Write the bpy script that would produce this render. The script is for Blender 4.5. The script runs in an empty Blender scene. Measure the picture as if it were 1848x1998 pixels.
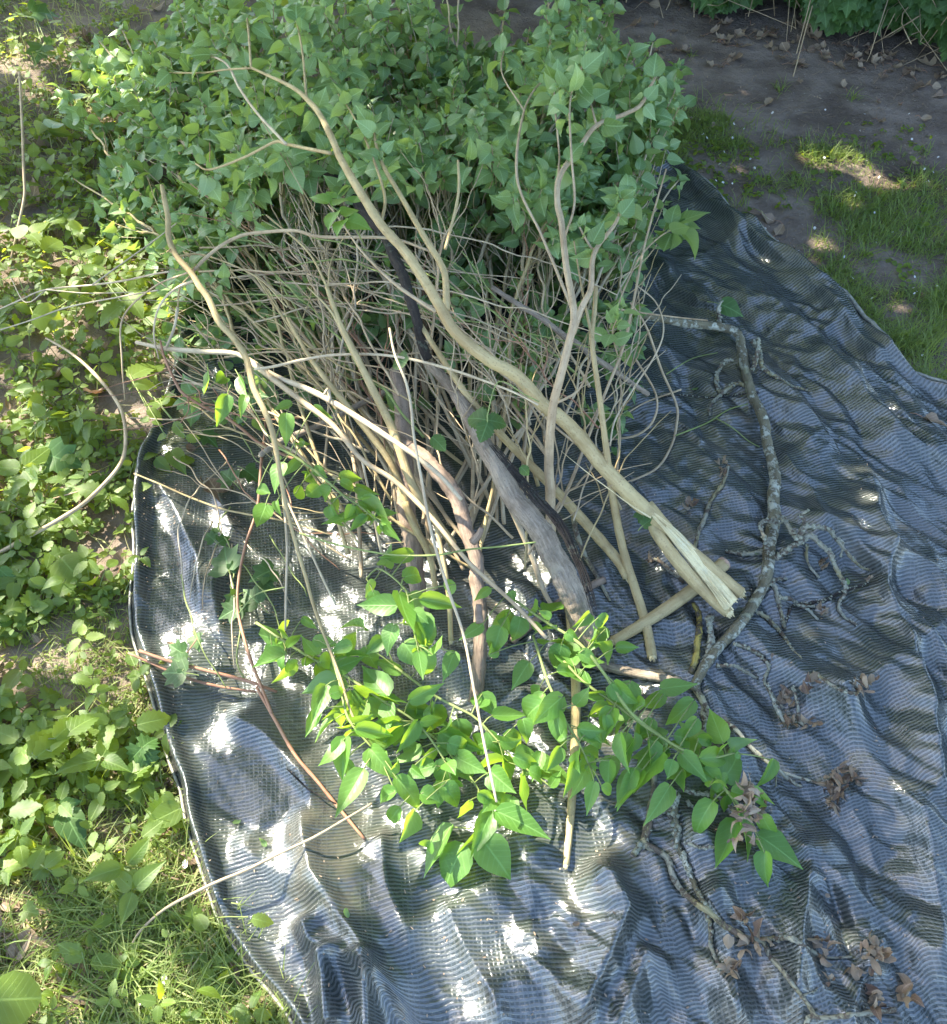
import bpy, math, random
import numpy as np
from mathutils import Vector

# ------------------------------------------------------------------ camera, sky, sun, exposure
scene = bpy.context.scene
COL = scene.collection
random.seed(7)
RNG = np.random.default_rng(7)
PITCH, VFOV, CAMH = 53.0, 55.0, 1.6
cam_d = bpy.data.cameras.new("camera"); cam = bpy.data.objects.new("camera", cam_d); COL.objects.link(cam)
cam.location = (0, 0, CAMH); cam.rotation_euler = (math.radians(90 - PITCH), 0, 0)
cam_d.sensor_fit = 'VERTICAL'; cam_d.angle = math.radians(VFOV); cam_d.clip_end = 200; cam_d.clip_start = 0.02
scene.camera = cam

SUN_EL, SUN_AZX, SUN_AZY = 43.0, -0.80, 0.60          # direction towards the sun (left and beyond)
sd = Vector((SUN_AZX, SUN_AZY, 0)).normalized()
SUN = np.array([sd.x * math.cos(math.radians(SUN_EL)), sd.y * math.cos(math.radians(SUN_EL)), math.sin(math.radians(SUN_EL))])
world = bpy.data.worlds.new("World"); scene.world = world; world.use_nodes = True
wn = world.node_tree.nodes; wl = world.node_tree.links
sky = wn.new('ShaderNodeTexSky'); sky.sky_type = 'NISHITA'; sky.sun_disc = False
sky.sun_elevation = math.radians(SUN_EL); sky.ozone_density = 1.7; sky.dust_density = 1.0; sky.air_density = 1.0; sky.sun_rotation = math.atan2(SUN_AZX, SUN_AZY)
bgn = wn['Background']; bgn.inputs['Strength'].default_value = 0.15
wl.new(sky.outputs[0], bgn.inputs['Color'])
sun_d = bpy.data.lights.new("sun", 'SUN'); sun_d.energy = 4.5; sun_d.angle = math.radians(0.5); sun_d.color = (1, 0.92, 0.77)
sun = bpy.data.objects.new("sun", sun_d); COL.objects.link(sun)
sun.rotation_euler = Vector(-SUN).to_track_quat('-Z', 'Y').to_euler(); sun.location = (-6, 5, 8)
scene.view_settings.view_transform = 'Standard'; scene.view_settings.look = 'None'
scene.view_settings.gamma = 1; scene.view_settings.exposure = 2.45
scene.render.engine = 'CYCLES'
scene.cycles.max_bounces = 7; scene.cycles.transparent_max_bounces = 4

# ------------------------------------------------------------------ places: view position (u, v) at a height z -> metres
F = 999 / math.tan(math.radians(VFOV / 2))
cp, sp = math.cos(math.radians(PITCH)), math.sin(math.radians(PITCH))
def P(u, v, z=0.0):
    u = np.asarray(u, float); v = np.asarray(v, float); z = np.asarray(z, float)
    a = u - 924; b = 999 - v
    dx = a; dy = F * cp + b * sp; dz = -F * sp + b * cp
    t = (z - CAMH) / dz
    return np.stack(np.broadcast_arrays(dx * t, dy * t, z + 0 * t), -1)
def UV(p):
    p = np.asarray(p, float)
    q = p - np.array([0, 0, CAMH])
    dep = q[..., 1] * cp - q[..., 2] * sp
    up = q[..., 1] * sp + q[..., 2] * cp
    dep = np.maximum(dep, 0.05)
    return 924 + F * q[..., 0] / dep, 999 - F * up / dep
def MPP(p):                                             # metres per view pixel at a point
    q = np.asarray(p, float) - np.array([0, 0, CAMH])
    return (q[..., 1] * cp - q[..., 2] * sp) / F

_hc = np.array([(110,250,.07),(300,150,.25),(450,40,.4),(600,100,.5),(600,300,.52),(850,50,.38),(1150,80,.52),(1300,200,.42),(1290,400,.25),
 (900,350,.52),(700,500,.45),(950,600,.46),(1100,600,.46),(400,500,.32),(350,700,.2),(600,750,.3),(900,800,.33),(1100,900,.27),
 (500,950,.14),(700,1050,.16),(950,1050,.2),(1250,1050,.14),(1420,1180,.1),(700,1400,.14),(900,1500,.13),(900,1700,.05),(1100,1400,.12),
 (1300,1500,.12),(1450,1600,.10),(200,500,.05),(0,300,.03),(270,1000,.02),(400,1800,.02),(1500,700,.05),(1800,1500,.03),(1500,1900,.03),
 (1000,1900,.03),(1500,300,0),(1800,200,0),(1700,600,.01),(100,1500,.03),(50,80,.02),(200,1900,.02),(600,1900,.02),(1300,1300,.06),(0,900,.03)], float)
def PH(u, v):                                           # top of the heap, metres
    u = np.asarray(u, float)[..., None]; v = np.asarray(v, float)[..., None]
    d2 = ((u - _hc[:, 0]) ** 2 + (v - _hc[:, 1]) ** 2) / 1e4 + .08
    w = d2 ** -2
    return (w * _hc[:, 2]).sum(-1) / w.sum(-1)

# ------------------------------------------------------------------ noise
_perm = RNG.random((256, 256))
def vnoise(x, y, s=0):
    x = np.asarray(x, float) + 37.13 * s + 500; y = np.asarray(y, float) + 91.7 * s + 500
    xi = np.floor(x).astype(int); yi = np.floor(y).astype(int); fx = x - xi; fy = y - yi
    fx = fx * fx * fx * (fx * (fx * 6 - 15) + 10); fy = fy * fy * fy * (fy * (fy * 6 - 15) + 10)
    a = _perm[xi & 255, yi & 255]; b = _perm[(xi + 1) & 255, yi & 255]; c = _perm[xi & 255, (yi + 1) & 255]; d = _perm[(xi + 1) & 255, (yi + 1) & 255]
    return (a * (1 - fx) + b * fx) * (1 - fy) + (c * (1 - fx) + d * fx) * fy
def fbm(x, y, o=3, s=0):
    r = 0; a = .5
    for k in range(o):
        r = r + a * vnoise(np.asarray(x) * 2 ** k, np.asarray(y) * 2 ** k, s + k); a *= .5
    return r / (1 - .5 ** o)

# ------------------------------------------------------------------ mesh building
def tag(o, label=None, cat=None, group=None, kind=None):
    if label: o['label'] = label
    if cat: o['category'] = cat
    if group: o['group'] = group
    if kind: o['kind'] = kind
    return o
def empty(name, loc, label=None, cat=None, group=None):
    o = bpy.data.objects.new(name, None); COL.objects.link(o); o.location = Vector(loc); o.empty_display_size = .05
    return tag(o, label, cat, group)
class MB:
    def __init__(s): s.v = []; s.q = []; s.t = []; s.uv = []; s.r = []; s.n = 0
    def add(s, v, q=None, t=None, uv=None, r=0.5):
        v = np.asarray(v, float).reshape(-1, 3); k = len(v)
        s.v.append(v)
        if q is not None and len(q): s.q.append(np.asarray(q, int).reshape(-1, 4) + s.n)
        if t is not None and len(t): s.t.append(np.asarray(t, int).reshape(-1, 3) + s.n)
        s.uv.append(np.zeros((k, 2)) if uv is None else np.asarray(uv, float).reshape(-1, 2))
        s.r.append(np.broadcast_to(np.asarray(r, float), (k,)))
        s.n += k
    def build(s, name, mat, parent=None, origin=None, smooth=True):
        if not s.n: return None
        v = np.concatenate(s.v); uv = np.concatenate(s.uv); r = np.concatenate(s.r)
        q = np.concatenate(s.q) if s.q else np.zeros((0, 4), int)
        t = np.concatenate(s.t) if s.t else np.zeros((0, 3), int)
        if parent is not None and origin is None: origin = world_loc(parent)
        if origin is None: origin = np.zeros(3)
        origin = np.asarray(origin, float)
        me = bpy.data.meshes.new(name)
        me.vertices.add(len(v)); me.vertices.foreach_set('co', (v - origin).ravel())
        loops = np.concatenate([q.ravel(), t.ravel()])
        me.loops.add(len(loops)); me.loops.foreach_set('vertex_index', loops)
        nf = len(q) + len(t); me.polygons.add(nf)
        st = np.concatenate([np.arange(len(q)) * 4, len(q) * 4 + np.arange(len(t)) * 3])
        me.polygons.foreach_set('loop_start', st)
        me.polygons.foreach_set('loop_total', np.concatenate([np.full(len(q), 4), np.full(len(t), 3)]))
        me.update(calc_edges=True)
        me.polygons.foreach_set('use_smooth', np.full(nf, smooth))
        ul = me.uv_layers.new(name='UVMap'); ul.data.foreach_set('uv', uv[loops].ravel())
        at = me.attributes.new('rnd', 'FLOAT', 'POINT'); at.data.foreach_set('value', r.copy())
        me.materials.append(mat); me.validate()
        o = bpy.data.objects.new(name, me); COL.objects.link(o)
        if parent is not None:
            o.parent = parent; o.location = Vector(origin - world_loc(parent))
        else: o.location = Vector(origin)
        return o
def world_loc(o):
    l = np.array(o.location, float)
    while o.parent: o = o.parent; l = l + np.array(o.location, float)
    return l
def nrm(a): return a / (np.linalg.norm(a, axis=-1, keepdims=True) + 1e-9)

def catmull(pts, n):
    pts = np.asarray(pts, float)
    if len(pts) == 2: return pts[0] + (pts[1] - pts[0]) * np.linspace(0, 1, n)[:, None]
    e = np.vstack([2 * pts[0] - pts[1], pts, 2 * pts[-1] - pts[-2]])
    seg = np.linalg.norm(np.diff(pts[:, :3], axis=0), axis=1); cum = np.concatenate([[0], np.cumsum(seg)])
    s = np.linspace(0, cum[-1], n); i = np.clip(np.searchsorted(cum, s, side='right') - 1, 0, len(pts) - 2)
    t = ((s - cum[i]) / np.maximum(seg[i], 1e-9))[:, None]
    a, b, c, d = e[i], e[i + 1], e[i + 2], e[i + 3]
    return .5 * ((2 * b) + (-a + c) * t + (2 * a - 5 * b + 4 * c - d) * t ** 2 + (-a + 3 * b - 3 * c + d) * t ** 3)

def tube(mb, pts, rad, sides=7, rough=0.06, nodes=0.0, rnd=0.5, cap=True, flat=1.0):
    pts = np.asarray(pts, float); n = len(pts); rad = np.broadcast_to(np.asarray(rad, float), (n,))
    tan = nrm(np.gradient(pts, axis=0))
    up = np.array([0, 0, 1.]); 
    if abs(tan[0] @ up) > .9: up = np.array([1., 0, 0])
    a = nrm(np.cross(tan[0], up)); fr = []
    for i in range(n):
        a = a - tan[i] * (a @ tan[i]); a = a / (np.linalg.norm(a) + 1e-9); fr.append(a)
    A = np.array(fr); B = np.cross(tan, A)
    th = np.arange(sides) / sides * 2 * math.pi
    ln = np.concatenate([[0], np.cumsum(np.linalg.norm(np.diff(pts, axis=0), axis=1))])
    rr = rad[:, None] * (1 + rough * (RNG.random((n, sides)) - .5) * 2)
    if nodes:
        ph = RNG.random() * .05
        rr = rr * (1 + nodes * np.exp(-(((ln + ph) % .055 - .027) / .005) ** 2))[:, None]
    v = pts[:, None] + rr[..., None] * (np.cos(th)[None, :, None] * A[:, None] + flat * np.sin(th)[None, :, None] * B[:, None])
    i = np.arange(n - 1)[:, None] * sides; j = np.arange(sides)[None]; j2 = (j + 1) % sides
    q = np.stack([i + j, i + j2, i + sides + j2, i + sides + j], -1).reshape(-1, 4)
    uv = np.stack(np.broadcast_arrays((th / (2 * math.pi))[None], ln[:, None] * 10), -1)
    v = v.reshape(-1, 3); uv = uv.reshape(-1, 2); t = []
    if cap:
        v = np.vstack([v, pts[0] - tan[0] * rad[0] * .15, pts[-1] + tan[-1] * rad[-1] * .3]); uv = np.vstack([uv, [0, 0], [0, ln[-1] * 10]])
        c0, c1 = n * sides, n * sides + 1; jj = np.arange(sides)
        t = [(c0, (k + 1) % sides, k) for k in jj] + [(c1, (n - 1) * sides + k, (n - 1) * sides + (k + 1) % sides) for k in jj]
    mb.add(v, q, t, uv, rnd)

# ------------------------------------------------------------------ leaf shapes: (x across -1..1, y along 0..1)
def rows_leaf(t, w, cord=0.0, cols=(-1, -.55, 0, .55, 1)):
    v = []; 
    for ti, wi in zip(t, w):
        for c in cols: v.append((c * wi, ti - cord * abs(c) * max(0, 1 - ti / .3) * 1.0))
    nc = len(cols); q = [(r * nc + c, r * nc + c + 1, (r + 1) * nc + c + 1, (r + 1) * nc + c) for r in range(len(t) - 1) for c in range(nc - 1)]
    return np.array(v), np.array(q), np.zeros((0, 3), int)
def fan_leaf(half, cy):
    h = np.array(half, float); out = np.vstack([h, (h * [-1, 1])[::-1][1:-1]]) if abs(h[0, 0]) < 1e-6 and abs(h[-1, 0]) < 1e-6 else np.vstack([h, (h * [-1, 1])[::-1]])
    n = len(out); c = np.array([0, cy]); v = np.vstack([c, c + (out - c) * .5, out])
    t = [(0, 1 + k, 1 + (k + 1) % n) for k in range(n)]; q = [(1 + k, 1 + n + k, 1 + n + (k + 1) % n, 1 + (k + 1) % n) for k in range(n)]
    return v, np.array(q), np.array(t)
def serr():
    t = np.linspace(0, 1, 15); w = .5 * np.sin(np.pi * np.clip(t, .03, .985) ** .72) ** .8; w[1::2] *= 1.13; w[2::2] *= .9; return rows_leaf(t, w, .02, (-1, 0, 1))
SH = {
 'lilac': rows_leaf([0, .05, .16, .32, .5, .68, .85, 1], [.04, .33, .48, .5, .41, .26, .1, .005], .07),
 'oval': rows_leaf([0, .15, .35, .6, .85, 1], [.05, .32, .5, .46, .24, .01], 0, (-1, 0, 1)),
 'round': rows_leaf([0, .12, .4, .75, .95, 1], [.1, .42, .56, .48, .22, .02], .03, (-1, 0, 1)),
 'serr': serr(),
 'ivy': fan_leaf([(0, 0), (.16, -.12), (.42, -.08), (.62, .12), (.40, .30), (.52, .62), (.24, .60), (0, 1.0)], .3),
 'maple': fan_leaf([(0, .02), (.2, -.1), (.34, .0), (.3, .12), (.62, .2), (.5, .33), (.62, .52), (.36, .52), (.4, .74), (.2, .7), (.16, .88), (0, 1)], .32),
 'blade': rows_leaf([0, .3, .6, .85, 1], [.5, .46, .36, .2, .02], 0, (-1, 0, 1)),
}
class Foliage:
    def __init__(s): s.d = {}
    def add(s, kind, b, d, n, L, W, fold=.2, curl=-.15, rnd=None, wob=.04):
        s.d.setdefault(kind, []).append((*b, *d, *n, L, W, fold, curl, random.random() if rnd is None else rnd, wob))
    def count(s): return sum(len(x) for x in s.d.values())
    def into(s, mb):
        for kind, rowsl in s.d.items():
            a = np.array(rowsl); tv, tq, tt = SH[kind]; N = len(a); K = len(tv)
            b, d, n = a[:, 0:3], nrm(a[:, 3:6]), a[:, 6:9]
            side = nrm(np.cross(d, n)); n = np.cross(side, d)
            L, W, fo, cu, rn, wo = [a[:, k][:, None] for k in range(9, 15)]
            x = tv[None, :, 0]; y = tv[None, :, 1]
            ph = RNG.random((N, 1)) * 6.28
            X = x * W * np.cos(fo) ; Z = np.abs(x) * W * np.sin(fo) + wo * W * np.sin(9 * y + ph + 2.5 * x) * (np.abs(x) * 2)
            ang = cu * 2 * y; yy = np.where(np.abs(cu) < 1e-3, y, np.sin(ang) / np.where(np.abs(cu) < 1e-3, 1, 2 * cu)) * L
            zz = np.where(np.abs(cu) < 1e-3, 0, (1 - np.cos(ang)) / np.where(np.abs(cu) < 1e-3, 1, 2 * cu)) * L
            v = b[:, None] + X[..., None] * side[:, None] + (yy)[..., None] * d[:, None] + (Z + zz)[..., None] * n[:, None]
            off = (np.arange(N) * K)[:, None, None]
            mb.add(v.reshape(-1, 3), (tq[None] + off).reshape(-1, 4), (tt[None] + off).reshape(-1, 3) if len(tt) else None,
                   np.broadcast_to(np.stack([tv[:, 0] * .5 + .5, tv[:, 1]], -1)[None], (N, K, 2)).reshape(-1, 2), np.repeat(rn.ravel(), K))
    def build(s, name, mat, parent=None, **k):
        mb = MB(); s.into(mb); return mb.build(name, mat, parent, **k)

# ------------------------------------------------------------------ materials
class NT:
    def __init__(s, name):
        s.m = bpy.data.materials.new(name); s.m.use_nodes = True; s.t = s.m.node_tree; s.t.nodes.clear()
        s.out = s.t.nodes.new('ShaderNodeOutputMaterial')
    def n(s, ty, ins=None, **kw):
        x = s.t.nodes.new(ty)
        for k, v in kw.items(): setattr(x, k, v)
        for k, v in (ins or {}).items(): s.put(x.inputs[k], v)
        return x
    def put(s, sock, v):
        if isinstance(v, bpy.types.NodeSocket): s.t.links.new(v, sock)
        elif isinstance(v, (tuple, list)) and len(v) == 3 and sock.type == 'RGBA': sock.default_value = (*v, 1)
        else: sock.default_value = v
    def math(s, op, a, b=0.0, c=0.0, clamp=False):
        x = s.n('ShaderNodeMath', operation=op, use_clamp=clamp); s.put(x.inputs[0], a); s.put(x.inputs[1], b)
        if op in ('SMOOTH_MIN', 'MULTIPLY_ADD', 'COMPARE'): s.put(x.inputs[2], c)
        return x.outputs[0]
    def ss(s, x, lo, hi):
        m = s.n('ShaderNodeMapRange', interpolation_type='SMOOTHSTEP'); s.put(m.inputs[0], x); m.inputs[1].default_value = lo; m.inputs[2].default_value = hi
        return m.outputs[0]
    def mix(s, f, a, b, mode='MIX'):
        x = s.n('ShaderNodeMix', data_type='RGBA', blend_type=mode); s.put(x.inputs[0], f); s.put(x.inputs[6], a); s.put(x.inputs[7], b); return x.outputs[2]
    def noise(s, vec, scale, detail=4, rough=.55, out=0):
        x = s.n('ShaderNodeTexNoise'); s.put(x.inputs['Vector'], vec); x.inputs['Scale'].default_value = scale
        x.inputs['Detail'].default_value = detail; x.inputs['Roughness'].default_value = rough; return x.outputs[out]
    def attr(s, name='rnd'): return s.n('ShaderNodeAttribute', attribute_name=name).outputs['Fac']
    def obj(s): return s.n('ShaderNodeTexCoord').outputs['Object']
    def pos(s): return s.n('ShaderNodeNewGeometry').outputs['Position']
    def bump(s, h, strength=.5, dist=.002, nrmal=None):
        x = s.n('ShaderNodeBump'); s.put(x.inputs['Height'], h); x.inputs['Strength'].default_value = strength; x.inputs['Distance'].default_value = dist
        if nrmal is not None: s.put(x.inputs['Normal'], nrmal)
        return x.outputs[0]
    def done(s, base, rough=.6, normal=None, spec=.4, transl=None, tf=.35, ior=1.5):
        p = s.n('ShaderNodeBsdfPrincipled'); s.put(p.inputs['Base Color'], base); s.put(p.inputs['Roughness'], rough)
        s.put(p.inputs['Specular IOR Level'], spec); p.inputs['IOR'].default_value = ior
        if normal is not None: s.put(p.inputs['Normal'], normal)
        res = p.outputs[0]
        if transl is not None:
            tr = s.n('ShaderNodeBsdfTranslucent'); s.put(tr.inputs[0], transl)
            mx = s.n('ShaderNodeMixShader'); s.put(mx.inputs[0], tf); s.put(mx.inputs[1], res); s.put(mx.inputs[2], tr.outputs[0]); res = mx.outputs[0]
        s.t.links.new(res, s.out.inputs['Surface']); return s.m

def leaf_mat(name, c0, c1, under, tcol, rough=.42, tf=.38, veins=7.0, vein_amt=.5, spec=.45):
    m = NT(name); r = m.attr(); uvn = m.n('ShaderNodeUVMap'); sx = m.n('ShaderNodeSeparateXYZ'); m.put(sx.inputs[0], uvn.outputs[0])
    ax = m.math('ABSOLUTE', m.math('SUBTRACT', sx.outputs[0], .5))
    mid = m.math('SUBTRACT', 1.0, m.ss(ax, .004, .02))
    fr = m.math('FRACT', m.math('SUBTRACT', m.math('MULTIPLY', sx.outputs[1], veins), m.math('MULTIPLY', ax, veins * 1.3)))
    sv = m.math('SUBTRACT', 1.0, m.ss(m.math('ABSOLUTE', m.math('SUBTRACT', fr, .5)), .0, .13))
    vein = m.math('MAXIMUM', mid, m.math('MULTIPLY', sv, .5))
    base = m.mix(r, c0, c1)
    base = m.mix(m.math('MULTIPLY', m.noise(m.pos(), 60, 3), .35), base, tuple(x * .55 for x in c0))
    base = m.mix(m.math('MULTIPLY', vein, vein_amt), base, tuple(min(1, x * 1.8 + .04) for x in c1))
    bf = m.n('ShaderNodeNewGeometry').outputs['Backfacing']
    base = m.mix(m.math('MULTIPLY', bf, .55), base, under)
    tc = m.mix(m.math('MULTIPLY', vein, .35), tcol, tuple(x * .5 for x in tcol))
    tc = m.mix(m.math('MULTIPLY', r, .5), tc, tuple(x * .6 for x in tcol))
    bp = m.bump(m.math('ADD', m.math('MULTIPLY', vein, -1.0), m.noise(m.pos(), 120, 2)), .35, .001)
    return m.done(base, rough, bp, spec, tc, tf)
M = {}
M['lilac'] = leaf_mat('lilac_leaf', (.10, .18, .062), (.255, .375, .155), (.24, .32, .15), (.38, .54, .08), rough=.38, tf=.40)
M['lilac_young'] = leaf_mat('young_leaf', (.075, .19, .035), (.14, .28, .06), (.19, .30, .12), (.42, .64, .04), tf=.46, rough=.42)
M['ivy'] = leaf_mat('ivy_leaf', (.035, .080, .020), (.07, .145, .035), (.1, .15, .06), (.24, .38, .03), tf=.28, rough=.5, veins=4, vein_amt=.5, spec=.3)
M['weed'] = leaf_mat('weed_leaf', (.038, .095, .017), (.15, .225, .04), (.13, .20, .07), (.60, .68, .04), tf=.48, rough=.5)
M['grass'] = leaf_mat('grass_blade', (.09, .15, .03), (.23, .28, .08), (.12, .2, .06), (.5, .62, .08), tf=.4, rough=.45, vein_amt=.1)
M['hay'] = leaf_mat('dry_stalk', (.38, .33, .17), (.30, .33, .11), (.3, .28, .14), (.5, .5, .12), tf=.25, vein_amt=.1, rough=.6)
M['dead'] = leaf_mat('dead_leaf', (.15, .10, .065), (.32, .24, .155), (.32, .26, .18), (.4, .2, .08), tf=.15, rough=.6, vein_amt=.5)
M['bud'] = leaf_mat('withered_leaf', (.085, .048, .032), (.33, .24, .15), (.24, .19, .12), (.4, .24, .1), tf=.15, rough=.65, vein_amt=.3)
M['petal'] = leaf_mat('petal', (.8, .78, .74), (.75, .72, .68), (.8, .8, .78), (.8, .8, .8), tf=.3, vein_amt=0)
def bark_mat(name, c0, c1, speck, scale=1.0, streak=6.0, bumpd=.001, rough=.7, lich=None, lich_amt=.5, lich2=None):
    m = NT(name); o = m.pos(); uvn = m.n('ShaderNodeUVMap').outputs[0]
    mp = m.n('ShaderNodeMapping', {'Vector': uvn}); mp.inputs['Scale'].default_value = (streak, 1.2, 1)
    st = m.noise(mp.outputs[0], 2.5 * scale, 5, .65); nz = m.noise(o, 35 * scale, 5, .6)
    base = m.mix(m.ss(st, .3, .7), c0, c1)
    base = m.mix(m.math('MULTIPLY', m.ss(nz, .45, .7), .6), base, tuple(x * .6 for x in c0))
    big = m.noise(o, 11, 4, .6); base = m.mix(m.math('MULTIPLY', m.ss(big, .5, .66), .5), base, tuple(x * y for x, y in zip(c0, (.62, .55, .5))))
    base = m.mix(m.math('MULTIPLY', m.ss(big, .47, .36), .35), base, tuple(min(.6, x * y) for x, y in zip(c1, (1.12, 1.15, 1.1))))
    vo = m.n('ShaderNodeTexVoronoi'); m.put(vo.inputs['Vector'], o); vo.inputs['Scale'].default_value = 170
    base = m.mix(m.math('MULTIPLY', m.math('SUBTRACT', 1.0, m.ss(vo.outputs['Distance'], .12, .26)), .6), base, speck)
    h = m.math('ADD', st, nz)
    if lich:
        l = m.ss(m.noise(o, 48, 6, .75), .62 - .25 * lich_amt, .66 - .22 * lich_amt)
        l2 = m.noise(o, 9, 3)
        base = m.mix(l, base, m.mix(m.ss(l2, .5, .62), lich, lich2 or lich)); h = m.math('ADD', h, m.math('MULTIPLY', l, .8))
    base = m.mix(m.math('MULTIPLY', m.attr(), .35), base, tuple(x * .55 for x in c1))
    return m.done(base, rough, m.bump(h, .8, bumpd), .3)
M['pale'] = bark_mat('smooth_pale_bark', (.38, .28, .125), (.49, .385, .195), (.20, .13, .07), bumpd=.0022)
M['twig'] = bark_mat('grey_brown_twig_bark', (.36, .26, .145), (.50, .385, .24), (.16, .1, .06))
M['greyt'] = bark_mat('silvery_twig_bark', (.41, .32, .20), (.55, .45, .30), (.2, .15, .1))
M['green'] = bark_mat('green_shoot_skin', (.17, .23, .06), (.26, .30, .10), (.12, .18, .03), rough=.5)
M['red'] = bark_mat('reddish_stem_skin', (.26, .11, .06), (.38, .22, .13), (.15, .07, .04), rough=.5)
M['log'] = bark_mat('weathered_grey_bark', (.17, .13, .09), (.38, .31, .23), (.1, .07, .05), streak=14, bumpd=.004, rough=.85)
M['brown'] = bark_mat('brown_log_bark', (.17, .12, .085), (.34, .25, .18), (.1, .07, .05), streak=9, bumpd=.002, rough=.8)
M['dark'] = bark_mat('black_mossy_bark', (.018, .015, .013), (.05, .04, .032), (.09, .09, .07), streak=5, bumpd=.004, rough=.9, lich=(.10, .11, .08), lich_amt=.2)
M['lichen'] = bark_mat('lichened_bark', (.12, .105, .06), (.20, .175, .11), (.05, .04, .03), bumpd=.003, rough=.85, lich=(.42, .42, .33), lich_amt=.48, lich2=(.25, .24, .14))
M['lichtw'] = bark_mat('crusted_lichen_bark', (.11, .085, .06), (.17, .13, .09), (.05, .04, .03), bumpd=.004, rough=.9, lich=(.36, .35, .26), lich_amt=.7, lich2=(.32, .28, .14))
M['ylich'] = bark_mat('yellow_lichen_bark', (.1, .08, .05), (.15, .12, .08), (.05, .04, .03), bumpd=.004, rough=.9, lich=(.36, .28, .07), lich_amt=.75, lich2=(.3, .3, .2))
M['flake'] = bark_mat('lichen_crust', (.27, .27, .19), (.36, .36, .27), (.2, .2, .1), bumpd=.003, rough=.95)
M['wood'] = bark_mat('split_pale_wood', (.68, .53, .26), (.80, .70, .42), (.6, .42, .2), streak=22, bumpd=.0015, rough=.65)
M['cut'] = bark_mat('pinkish_cut_wood', (.36, .22, .15), (.5, .34, .24), (.3, .2, .15), rough=.8)
# ================================================================== GROUND
def grid_mesh(X, Y, Z, uv=None):
    ny, nx = X.shape; v = np.stack([X, Y, Z], -1).reshape(-1, 3)
    i = (np.arange(ny - 1)[:, None] * nx + np.arange(nx - 1)[None]).ravel()
    return v, np.stack([i, i + 1, i + nx + 1, i + nx], -1)
def gz(x, y): return -.012 + .022 * (fbm(x * 2.2, y * 2.2, 3, 5) - .5) + .006 * (fbm(x * 14, y * 14, 3, 9) - .5)
m = NT('dark_garden_soil'); o_ = m.pos()
n1 = m.noise(o_, 7, 6, .6); n2 = m.noise(o_, 60, 6, .7); n3 = m.noise(o_, 1.3, 3)
base = m.mix(m.ss(n1, .35, .65), (.135, .103, .080), (.25, .20, .160)); base = m.mix(m.ss(n2, .5, .8), base, (.19, .155, .13))
base = m.mix(m.math('MULTIPLY', m.ss(n3, .5, .7), .5), base, (.04, .03, .022))
vo = m.n('ShaderNodeTexVoronoi'); m.put(vo.inputs['Vector'], o_); vo.inputs['Scale'].default_value = 90
sel = m.math('MULTIPLY', m.math('LESS_THAN', vo.outputs['Distance'], .22), m.math('GREATER_THAN', m.n('ShaderNodeSeparateColor', {0: vo.outputs['Color']}).outputs[0], .9))
base = m.mix(m.math('MULTIPLY', sel, .7), base, (.34, .29, .23))
SOIL = m.done(base, .92, m.bump(m.math('ADD', m.math('MULTIPLY', n1, 1.5), n2), 1.0, .012), .2)
def axis(lo, hi, fl, fh, step, far):
    return np.concatenate([np.linspace(lo, fl, far)[:-1], np.arange(fl, fh, step), np.linspace(fh, hi, far)])
gx, gy = np.meshgrid(axis(-30, 30, -3, 3, .018, 12), axis(-10, 40, -.3, 4.6, .018, 12))
mb = MB(); v, q = grid_mesh(gx, gy, gz(gx, gy)); mb.add(v, q)
g = mb.build('ground', SOIL); tag(g, kind='structure')

# ================================================================== TARPAULIN
def interp(pts, t):
    pts = np.array(pts, float); seg = np.concatenate([[0], np.cumsum(np.linalg.norm(np.diff(pts, axis=0), axis=1))]); seg /= seg[-1]
    return np.stack([np.interp(t, seg, pts[:, k]) for k in range(2)], -1)
LEFT = [(700,135),(560,300),(430,470),(360,640),(318,800),(276,905),(266,990),(262,1080),(259,1150),(263,1230),(275,1290),(292,1345),(308,1410),(325,1470),(345,1530),(364,1600),(386,1670),(404,1735),(436,1820),(470,1870),(515,1925),(575,2010),(640,2110)]
RIGHT = [(930,135),(1120,230),(1292,348),(1335,372),(1400,430),(1452,478),(1510,520),(1570,572),(1625,612),(1675,668),(1725,720),(1775,758),(1850,795),(2050,900),(2350,1100),(2500,1500),(2600,1800),(2600,2110)]
Lw = P(*np.array(LEFT, float).T, 0)[:, :2]; Rw = P(*np.array(RIGHT, float).T, 0)[:, :2]
# rows of the sheet run across from the left hem to the right hem
NR, NC = 640, 560
tt_ = np.linspace(0, 1, NR)
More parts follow.
